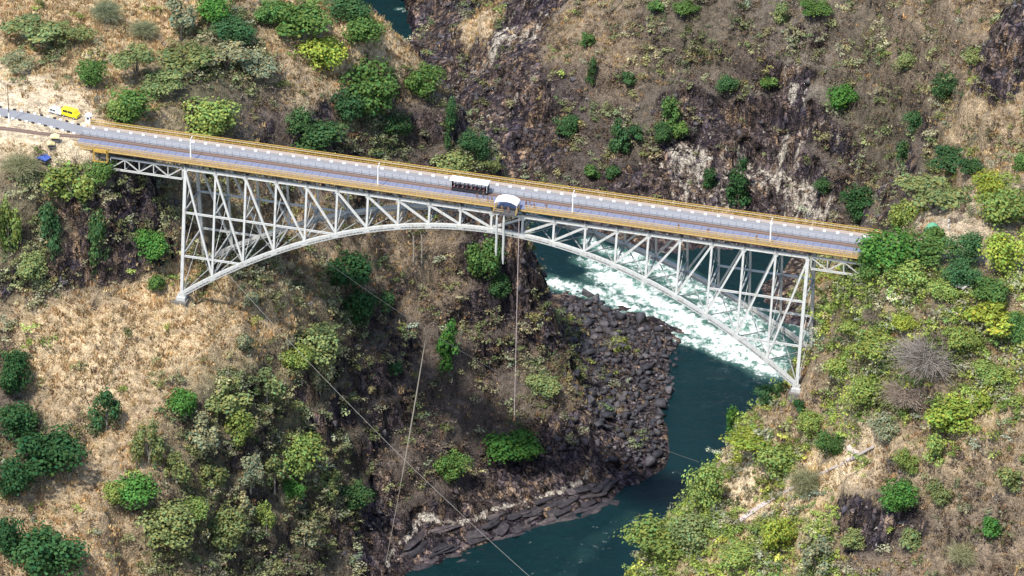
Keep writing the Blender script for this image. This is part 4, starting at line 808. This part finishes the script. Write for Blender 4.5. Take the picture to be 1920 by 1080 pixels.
T_ = [
(62,55,105,62,'D','flat','flat-topped acacia with forked dark trunk at the far upper left','acacia_tree',1.5),(125,60,85,58,'D','flat','low spreading olive acacia just right of the forked acacia','acacia_tree',1.0),(175,135,60,55,'A','round','small dense round green bush above the yellow van',None,1.0),(255,118,80,72,'D','flat','olive tree right of the small dense round bush on the plateau','acacia_tree',1.2),
(200,22,55,50,'F','twig','thin grey half-bare shrub near the top left edge','bare_shrub',1.0),(340,28,80,80,'F','droop','tall grey-green tree with dark trunk at the top edge','broadleaf_tree',1.3),(403,18,75,62,'G','round','bright green tree at the top edge left of the large green tree',None,1.0),(440,55,80,52,'H','round','dark grey-green tree below the bright one at the top edge',None,1.0),
(345,105,105,60,'D','flat','broad olive acacia in the middle of the left plateau','acacia_tree',1.0),(425,110,95,66,'F','flat','pale olive acacia on the plateau edge above the bridge','acacia_tree',1.0),(565,36,125,92,'A','round','largest bright green tree at the top, left of the river glimpse',None,1.0),(503,22,60,52,'A','round','green tree left of and touching the largest bright tree at the top',None,1.0),(655,15,85,55,'H','round','dark green tree cut by the top edge left of the river glimpse',None,1.0),(682,56,82,64,'A','round','round green tree on the rim left of the river glimpse',None,1.0),
(605,100,88,74,'Y','round','round yellow-green tree below the largest bright tree',None,1.0),(690,165,115,110,'A','round','big leafy green tree above the middle of the left half of the deck',None,1.0),(650,195,70,70,'H','round','darker green tree under the big leafy tree above the deck',None,1.0),(795,150,72,76,'A','round','round bright green tree on the left rim against the far cliff',None,1.0),
(245,200,82,74,'A','round','green tree beside the left end of the far railing',None,1.0),(215,205,40,40,'C','round','small lime bush beside the left end of the far railing',None,1.0),(395,225,100,84,'C','round','bright lime green tree standing behind the left deck railing',None,1.0),(595,252,105,66,'H','round','dark green tree just behind the deck right of the lime tree',None,1.0),(842,230,36,80,'H','tall','slender dark green tree on the rim above the rail trolley',None,1.0),(890,272,58,62,'H','round','mid green bush on the rim right of the slender dark tree',None,1.0),(850,300,80,42,'D','round','olive bush just above the deck over the rail trolley',None,1.0),(915,305,50,45,'D','round','olive bush on the rim just above the deck, right of the trolley',None,1.0),
(135,345,105,84,'C','droop','feathery pale lime tree hanging below the left abutment','broadleaf_tree',1.0),(18,425,56,110,'C','droop','pale lime tree cut by the left edge below the road','broadleaf_tree',1.0),(188,322,56,44,'A','round','green bush under the orange cradle at the left abutment',None,1.0),(40,312,66,52,'F','twig','grey leafless shrub on the bank below the left stalls','bare_shrub',1.0),(280,460,68,66,'G','round','vivid green bush in the dark corner left of the arch foot',None,1.0),(185,450,46,110,'H','tall','narrow dark creeper-clad tree on the left cliff',None,1.0),(95,425,50,92,'H','tall','narrow olive dark tree on the cliff below the blue shelter',None,1.0),(60,500,60,60,'D','round','olive bush low on the cliff at the left edge',None,1.0),(290,530,36,40,'A','round','small green bush just left of the arch foot',None,1.0),
(200,765,66,88,'H','droop','lone dark drooping tree on the lower left grass slope','broadleaf_tree',1.0),(28,700,66,90,'B','round','dark green tree at the left edge below the path',None,1.0),(30,790,76,76,'B','round','dark tree at the left edge above the largest dark tree',None,1.0),(98,850,125,110,'B','round','largest dark green tree at lower left',None,1.0),(35,895,80,80,'B','round','dark green tree left of and below the largest dark tree',None,1.0),(90,1038,125,95,'B','round','dark rounded tree in the bottom left corner',None,1.0),(18,1010,60,80,'B','round','dark tree cut by the left edge near the bottom corner',None,1.0),(250,915,88,56,'G','round','bright green low tree on the grass gully at lower left',None,1.0),(215,925,48,46,'C','round','small lime bush left of the bright low tree in the gully',None,1.0),
(455,640,36,44,'F','round','small pale round bush on the bench above the outcrop',None,1.0),(345,755,66,58,'G','round','bright green bush on the left brow of the outcrop',None,1.0),(425,745,100,76,'D','droop','broad olive tree on the brow of the rocky outcrop','broadleaf_tree',1.0),(500,722,75,70,'D','droop','olive tree on the right brow of the rocky outcrop','broadleaf_tree',1.0),(595,645,92,74,'D','round','olive green tree on the slope right of the bench',None,1.0),(555,668,60,50,'C','round','lime bush left of the olive tree right of the bench',None,1.0),(445,800,62,78,'C','droop','pale lime drooping tree on the face of the outcrop','broadleaf_tree',1.0),(560,850,92,98,'C','round','rounded lime-olive tree low on the outcrop right side',None,1.0),(515,880,56,70,'D','droop','olive tree left of the rounded lime tree on the outcrop','broadleaf_tree',1.0),(545,915,50,40,'G','round','small bright green bush below the rounded lime tree',None,1.0),(280,830,70,92,'D','droop','olive drooping tree left of the outcrop face','broadleaf_tree',1.0),(320,985,100,80,'D','round','olive tree near the bottom left of the outcrop',None,1.0),(360,955,56,50,'C','round','pale lime bush on top of the lower outcrop',None,1.0),(665,930,66,70,'H','round','dark bush at the foot of the outcrop by the swing rope',None,1.0),(500,965,45,56,'C','droop','pale thin tree with trunk at the bottom of the outcrop','broadleaf_tree',1.5),(460,955,45,60,'F','droop','pale grey-green tree left of the pale thin tree','broadleaf_tree',1.3),
(650,505,90,74,'B','round','dark green tree on the slope below the arch left half',None,1.0),(678,575,72,84,'B','round','dark green tree below its twin under the arch',None,1.0),(722,565,40,50,'H','round','small dark bush right of the dark trees under the arch',None,1.0),(838,645,64,92,'G','tall','bright green upright tree behind the swing cable junction',None,1.0),(905,480,72,92,'A','round','green tree on the promontory left of the hanging white cords',None,1.0),(935,535,50,56,'H','round','dark green bush below the hanging white cords',None,1.0),(965,838,108,70,'G','round','broad dense green bush above the river shelf',None,1.0),(848,872,66,72,'A','round','round green bush left of the broad dense bush above the shelf',None,1.0),(1018,722,66,52,'D','round','olive bush left of the boulder heap near the dangling jumper',None,1.0),(735,690,36,36,'H','round','small dark bush on the shaded slope left of the swing rope',None,1.0),(470,560,36,36,'F','round','small grey shrub on the bench under the arch',None,1.0),
(1585,180,74,66,'G','round','lone dense round green tree high on the far cliff right half',None,1.0),(1065,232,56,50,'H','round','dark green bush on the far cliff left half',None,1.0),(1160,250,60,78,'H','tall','dark green tree clump low on the far cliff above midspan',None,1.0),(1192,245,40,46,'H','round','small dark bush right of the dark clump on the far cliff',None,1.0),(1385,335,68,96,'B','tall','tall dark conical tree at the foot of the far cliff',None,1.0),(1255,205,54,70,'A','tall','green tree high on the far cliff above the white rock',None,1.0),(1240,245,52,50,'H','round','dark bush below the green tree high on the far cliff',None,1.0),(1108,130,32,50,'H','tall','narrow dark bush in a cleft of the far cliff',None,1.0),(1100,72,34,36,'A','round','small green bush in the upper cleft of the far cliff',None,1.0),(1362,155,50,42,'H','round','dark bush on the far cliff above the white rock streaks',None,1.0),(1442,152,42,36,'A','round','small green bush right of the dark bush above the white rock',None,1.0),(1610,378,90,76,'B','round','broad dark green tree at the foot of the far cliff near the right bank',None,1.0),(1330,330,42,50,'B','tall','dark tree left of the tall conical tree',None,1.0),(1290,12,62,40,'A','round','green bush cut by the top edge at centre right',None,1.0),(1232,10,40,34,'A','round','small green bush at the top edge left of the bigger one',None,1.0),(1530,12,76,42,'A','round','broad green bush cut by the top edge at right',None,1.0),(1715,225,50,56,'H','round','dark bush in the ravine left of the tan shoulder',None,1.0),(1770,158,60,60,'H','round','dark tree at the head of the ravine by the tan shoulder',None,1.0),(1785,300,90,66,'H','round','grey-green dark tree below the tan shoulder',None,1.0),(1692,285,42,62,'H','tall','narrow dark tree in the lower ravine',None,1.0),(1110,320,40,32,'A','round','small green bush low on the far cliff just above the deck, left of two',None,1.0),(1147,320,36,34,'H','round','small dark bush low on the far cliff just above the deck, right of two',None,1.0),(1180,142,40,34,'H','round','small dark bush on the brown upper slope of the far cliff',None,1.0),(1700,112,50,40,'D','round','olive bush on the upper far slope left of the ravine head',None,1.0),(1828,102,52,40,'D','round','olive bush at the rim beside the dark rock at upper right',None,1.0),(1465,20,40,50,'D','tall','olive shrub at the top edge between the two green bushes',None,1.0),(1275,240,36,44,'A','round','small green bush on the far cliff right of the dark pair',None,1.0),(1545,345,50,40,'H','round','dark low bush left of the broad dark tree by the right bank',None,1.0),
(1750,362,120,76,'D','flat','spreading pale olive tree behind the right end of the road','acacia_tree',1.0),(1692,398,62,66,'C','round','lime tree left of the spreading pale olive tree',None,1.0),(1850,350,60,56,'Y','round','bright yellow-green tree at the right behind the road',None,1.0),(1888,392,96,76,'C','round','lime green tree at the right edge behind the road',None,1.0),(1912,305,36,40,'A','round','green bush at the right edge below the tan shoulder',None,1.0),(1820,310,56,40,'H','round','dark low bush right of the grey-green tree below the shoulder',None,1.0),
(1662,468,100,78,'G','round','bright green tree hiding the right end of the deck',None,1.0),(1735,468,92,60,'A','round','green tree in front of the green tent',None,1.0),(1700,510,84,56,'C','round','lime-olive tree below the right deck end',None,1.0),(1810,468,66,60,'H','round','darker green tree right of the tree before the tent',None,1.0),(1880,478,84,76,'Y','round','big yellow-green tree at the right edge below the road',None,1.0),(1800,515,66,46,'H','round','dark green tree above the grey slab roof',None,1.0),(1860,545,72,52,'A','round','green tree right of the grey slab roof',None,1.0),(1628,500,58,50,'A','round','green bush below the right end of the deck',None,1.0),(1770,545,52,38,'C','round','lime bush left of the grey slab roof',None,1.0),(1755,440,46,40,'A','round','small green bush right of the green tent',None,1.0),
(1860,602,94,76,'Y','flat','yellow umbrella-shaped tree on the right slope','acacia_tree',1.0),(1702,606,48,32,'Y','round','small bright yellow bush on the right slope left of the umbrella tree',None,1.0),(1905,620,50,66,'A','round','green bush at the right edge beside the umbrella tree',None,1.0),(1810,640,60,50,'C','round','lime bush below left of the umbrella tree',None,1.0),
(1442,742,52,46,'H','round','dark green bush left of the right arch foot',None,1.0),(1468,728,36,34,'A','round','small green bush in front of the right arch foot',None,1.0),(1372,790,38,76,'G','tall','bright green upright shrub on the right bank edge over the water',None,1.0),(1415,820,94,56,'Y','flat','yellow spreading tree on the right bank edge','acacia_tree',1.0),(1465,868,84,70,'C','round','round lime tree above the bare dirt patch on the right bank',None,1.0),(1555,835,52,52,'A','round','round green bush left of the pink landing slab',None,1.0),(1322,915,70,90,'C','round','lime tree leaning over the water below the bare dirt patch',None,1.0),(1680,930,62,58,'G','round','most vivid green bush on the lower right slope',None,1.0),(1785,778,94,72,'Y','round','large yellow-green bush in the middle of the right slope',None,1.0),(1837,756,34,38,'Y','round','small yellow bush touching the right side of the large yellow-green bush',None,1.0),(1618,738,66,54,'C','round','lime bush on the right slope above the footpath',None,1.0),(1640,650,84,62,'C','round','wide lime-olive bush on the right slope beside the end post',None,1.0),(1575,690,56,46,'C','round','lime bush left of the wide one beside the end post',None,1.0),(1700,738,84,50,'E','twig','grey leafless shrub in the middle of the right slope','bare_shrub',1.0),(1735,672,110,56,'E','twig','wide grey leafless thicket below the small yellow bush','bare_shrub',1.0),(1525,790,60,40,'C','round','pale lime low bush right of the bank edge tree',None,1.0),(1700,868,48,46,'C','round','lime bush right of the footpath top',None,1.0),(1752,845,48,60,'C','tall','upright lime bush below the large yellow-green bush',None,1.0),(1230,1012,108,72,'C','round','broad lime bush overhanging the water at the bottom',None,1.0),(1295,998,80,62,'D','round','olive-lime bush right of the broad bush at the bottom',None,1.0),(1385,1040,74,48,'C','round','pale lime bush at the bottom centre right',None,1.0),(1462,1005,62,76,'Y','round','yellow-green bush at the bottom right of centre',None,1.0),(1530,1045,66,80,'F','droop','grey-green feathery tree at the bottom right','broadleaf_tree',1.0),(1860,988,40,40,'G','round','small bright green bush on the brown lower right slope',None,1.0),(1510,905,58,50,'F','twig','grey thin shrub beside the footpath middle','bare_shrub',1.0),(1655,802,56,44,'F','round','grey-green bush right of the pink landing slab',None,1.0),(1600,612,48,34,'C','round','lime bush on the slope just right of the end post',None,1.0),(1850,700,60,44,'C','round','lime bush on the right slope below the umbrella tree',None,1.0),(1760,925,48,44,'D','round','olive bush right of the most vivid green bush',None,1.0),(1500,760,26,30,'B','round','small very dark shrub below the right arch foot',None,1.0),(1600,1010,50,40,'D','round','olive bush below the dark rock patch at lower right',None,1.0),(1710,1010,44,40,'D','round','olive bush low on the brown lower right slope',None,1.0),(1890,900,44,44,'D','round','olive bush at the right edge of the lower slope',None,1.0),(1805,1040,50,40,'F','twig','grey leafless shrub near the bottom right corner','bare_shrub',1.0),(1640,590,44,34,'E','twig','small grey leafless shrub below the lime-olive tree','bare_shrub',1.0),
(385,815,78,84,'F','droop','pale grey-green drooping tree in the middle of the outcrop','broadleaf_tree',1.0),(470,880,66,70,'F','droop','grey-green tree below the pale lime drooping tree on the outcrop','broadleaf_tree',1.0),(395,895,70,66,'D','droop','olive tree left of centre on the lower outcrop','broadleaf_tree',1.0),(612,905,70,66,'D','droop','olive tree on the lower outcrop nearest the dark bush','broadleaf_tree',1.0),(600,705,60,66,'F','droop','pale drooping tree under the olive tree right of the bench','broadleaf_tree',1.0),(420,990,80,76,'D','round','olive tree low on the outcrop above the bottom edge',None,1.0),(570,1000,70,60,'F','droop','grey-green tree near the bottom edge right of the pale thin tree','broadleaf_tree',1.0),(330,880,60,70,'D','droop','olive tree between the gully and the outcrop face','broadleaf_tree',1.0),
(300,155,76,54,'D','flat','olive acacia above the lime tree behind the deck','acacia_tree',1.0),(485,125,76,58,'F','flat','pale grey-green acacia left of the brown slope above the deck','acacia_tree',1.0),(35,118,60,46,'F','flat','small pale acacia below the forked acacia','acacia_tree',1.0),(270,55,52,40,'F','twig','grey thin shrub on the plateau below the top edge','bare_shrub',1.0),(745,235,60,54,'H','round','dark bush on the slope below the round bright tree on the rim',None,1.0),(560,225,56,50,'H','round','dark bush between the lime tree and the big leafy tree',None,1.0)]
for k, (cx, cy, w, h, ti, sh, lab, nm, lf) in enumerate(T_): tree(cx, cy, w, h, ti, sh, lab, nm, None, lf, k)
# two pale dead trunks under the arch
for k, (px, py, h) in enumerate(((775, 492, 8.), (790, 500, 9.5))):
    p = hit(px, py); r = empty('dead_tree', (p[0], p[1], p[2]-.3)); tag(r, ['pale dead trunk below the arch, left of the pair', 'taller pale dead trunk below the arch, right of the pair'][k], 'tree')
    MB().tube([(0, 0, 0), (.1, 0, h*.5), (.0, .1, h)], [.28, .2, .1], 7).build('trunk', M_barkp, r); m = MB()
    for a in range(5): m.tube([(0, 0, h*(.5+.09*a)), (.8*math.cos(a*2.1), .8*math.sin(a*2.1), h*(.6+.09*a)), (1.3*math.cos(a*2.1), 1.3*math.sin(a*2.1), h*(.72+.09*a))], [.07, .05, .02], 5)
    m.build('branches', M_barkp, r)

# ------------------------------------------------------------------ what nobody could count: grass, scrub, rubble
def tuft(seed, n):
    rg = np.random.default_rng(seed); V = []; F = []
    for k in range(n):
        a = rg.uniform(0, 6.3); q = rg.uniform(0, .75); b_ = np.array([math.cos(a)*q, math.sin(a)*q, -.15]); tip = b_*(1.35, 1.35, 0)+np.array([rg.normal()*.2, rg.normal()*.2, rg.uniform(.5, 1.0)]); w = np.array([-math.sin(a+rg.normal()*.8), math.cos(a+rg.normal()*.8), 0])*rg.uniform(.12, .22)
        V += [b_-w, b_+w, tip]; F.append((3*k, 3*k+1, 3*k+2))
    return np.array(V), np.array(F)
def bushlet(seed, n, ls):
    rg = np.random.default_rng(seed); C, Nn = [], []
    for q in range(5):
        c = rg.normal(size=3)*.42; c[2] = abs(c[2])*.7+.25; m = n//5; d = rg.normal(size=(m, 3)); d /= np.linalg.norm(d, axis=1)[:, None]; d[:, 2] = np.where(rg.random(m) < .7, np.abs(d[:, 2]), d[:, 2]); C.append(c+d*rg.uniform(.2, .5, (m, 1))); Nn.append(d+(0, 0, .3))
    return leaves(np.concatenate(C), np.concatenate(Nn), ls, rg)
def scrublet(seed, n):
    rg = np.random.default_rng(seed); d = rg.normal(size=(n, 3)); d /= np.linalg.norm(d, axis=1)[:, None]; d[:, 2] = np.abs(d[:, 2]); C = d*rg.uniform(.35, .95, (n, 1))*(1, 1, .8); U = d*rg.uniform(.25, .5, (n, 1)); W = np.cross(d, rg.normal(size=(n, 3))); W *= (.09/np.linalg.norm(W, axis=1))[:, None]
    V = np.stack([C-U-W, C-U+W, C+U+W*.6, C+U-W*.6], 1).reshape(-1, 3); return V, np.arange(4*n).reshape(n, 4)
GR = [tuft(k, 11) for k in range(5)]; BU = [bushlet(k, 75, .19) for k in range(7)]; SB = [bushlet(k+50, 28, .22) for k in range(6)]
def cover_at(P):
    ix = np.clip(((P[:, 0]-GX0)/STEP).astype(int), 0, nx-1); iy = np.clip(((P[:, 1]-GY0)/STEP).astype(int), 0, ny-1); return COMP[iy, ix], rk[iy, ix], sl_[iy, ix], Vt[iy, ix], lev[iy, ix], bear[iy, ix]
# candidates evenly over the sloping surface
area = np.sqrt(1+np.minimum(sl_, 3)**2); okc = (Z > WATER+2.5); pr = (area*okc).ravel(); pr /= pr.sum(); sel = RNG.choice(pr.size, 300000, p=pr)
P = np.stack([X.ravel()[sel]+RNG.uniform(-.4, .4, len(sel)), Y.ravel()[sel]+RNG.uniform(-.4, .4, len(sel)), Z.ravel()[sel]], 1); P[:, 2] = Hs(P[:, 0], P[:, 1])
P = P[seen(P)]; CM, RK, SLP, VV, LV, BR = cover_at(P); P = np.where((RK > .35)[:, None], VV, P)
ok = (LV > 4.2)&(BR > 3)&~((np.abs(P[:, 1]) < 6.5)&(np.abs(P[:, 0]) > 90)&(P[:, 2] > -8)); ok &= ~((seg_dist(P[:, 0], P[:, 1], RIM) < 11)&(P[:, 2] < -102.5)); P, CM, RK, SLP = P[ok], CM[ok], RK[ok], SLP[ok]; PATCH = fbm(P[:, 0]/11, P[:, 1]/11, seed=141, o=3)
clump = fbm(P[:, 0]/6, P[:, 1]/6, P[:, 2]/6, seed=131, o=2); u = RNG.random(len(P)); dens = np.clip(.5+clump*1.9, .04, 1.2)
print('cover candidates', len(P))
def pick(w, scale): return RNG.random(len(P)) < w*scale
rocky = np.clip((RK-.45)*2.2, 0, 1)
def jit(n, col, v=.22, hue=.07): k = 1+RNG.normal(0, v, (n, 1)); h = RNG.normal(0, hue, (n, 1)); return np.clip(np.array(col)*np.clip(k, .4, 1.7)*np.concatenate([1+h, 1+0*h, 1-h], 1), .004, .9)
def scatter(name, mask, protos, s0, s1, cols, wts, flat=1.0, label=None, lumpy=0., mat=None):
    idx = np.nonzero(mask)[0]; sc = RNG.uniform(s0, s1, len(idx)); an = RNG.uniform(0, 6.3, len(idx)); ck = RNG.choice(len(cols), len(idx), p=np.array(wts)/np.sum(wts)); C = jit(len(idx), np.array(cols)[ck]); pt = PATCH[idx][:, None]; C = C*(1+.45*pt*np.array([1.05, 1., .95])); Vs, Fs, Cs = [], [], []; base = 0
    for q, (V, F) in enumerate(protos):
        g = np.nonzero(np.arange(len(idx)) % len(protos) == q)[0]; s = sc[g]; c, sn = np.cos(an[g]), np.sin(an[g]); fl = flat*RNG.uniform(.8, 1.2, len(g))
        VX = (V[None, :, 0]*c[:, None]-V[None, :, 1]*sn[:, None])*s[:, None]+P[idx[g], 0][:, None]; VY = (V[None, :, 0]*sn[:, None]+V[None, :, 1]*c[:, None])*s[:, None]+P[idx[g], 1][:, None]; VZ = V[None, :, 2]*(s*fl)[:, None]+P[idx[g], 2][:, None]
        Vs.append(np.stack([VX, VY, VZ], 2).reshape(-1, 3)); k = F.shape[1]; Fs.append((F[None]+(np.arange(len(g))*len(V))[:, None, None]+base).reshape(-1, k)); base += len(g)*len(V)
        lf = len(V)//len(F) if len(V) % len(F) == 0 and len(V) >= len(F)*3 else 0
        cc_ = np.repeat(C[g][:, None, :], len(V), 1)
        if lf: cc_ = cc_*np.repeat(RNG.uniform(.7, 1.3, (len(g), len(F))), lf, 1)[..., None]
        Cs.append(cc_.reshape(-1, 3))
    me = npmesh(name, np.concatenate(Vs), np.concatenate(Fs), (mat or M_leaf,)); vcol(me, np.concatenate(Cs)); o = link(name, me); o.color = (1, 1, 1, 1); tag(o, label, None, None, 'stuff'); print(name, len(idx), len(me.polygons)); return o
T, B, O, Lm, R, Pp, Dd = CM.T; nr_ = 1-rocky*.8
scatter('dry_grass', pick((T*1.0+Dd*.10+Lm*.35+B*.06)*nr_*np.clip(1.2-SLP*.3, .4, 1), .95), GR, .6, 1.35, [(.50, .36, .20), (.41, .285, .155), (.58, .45, .26), (.33, .215, .125)], [4, 3, 2, 2], .9, 'tan dry grass covering the bench and plateaus')
scatter('brown_scrub', pick((B*.9+O*.4+T*.03+Lm*.3+R*.3)*(1-rocky*.45)*dens, .58), SB, .7, 1.9, [(.145, .108, .082), (.19, .14, .105), (.115, .092, .082), (.23, .19, .165), (.165, .115, .078)], [4, 3, 3, 2, 3], .95, 'leafless brown scrub over the gorge walls')
scatter('olive_scrub', pick((O*1.0+B*.13+R*.08+Lm*.25+T*.012)*(1-rocky*.4)*dens, .52), BU, 1.1, 2.9, [(.21, .225, .105), (.275, .275, .155), (.14, .175, .075), (.31, .295, .19)], [4, 3, 3, 2], .85, 'olive green scrub on the cliffs and outcrop')
scatter('lime_scrub', pick((Lm*1.0+T*.004)*(1-rocky*.5)*np.clip(dens+.2, 0, 1.2), 1.95), BU, 1.0, 2.8, [(.25, .32, .075), (.21, .28, .075), (.31, .36, .09), (.15, .22, .055), (.31, .30, .20)], [4, 3, 3, 2, 4], .85, 'fresh lime green scrub on the right bank')
RH = [h for h in HULLS[:6]]
scatter('rock_rubble', pick(np.clip(R, 0, 1)*np.clip(RK, 0, 1)*(1-np.clip(Pp*2, 0, 1)), .07), RH, .3, 1.5, [(1, .95, .95), (.65, .62, .7), (1.5, 1.35, 1.25)], [3, 2, 1], 1.5, 'loose dark rubble on the rock faces', mat=M_boulder)
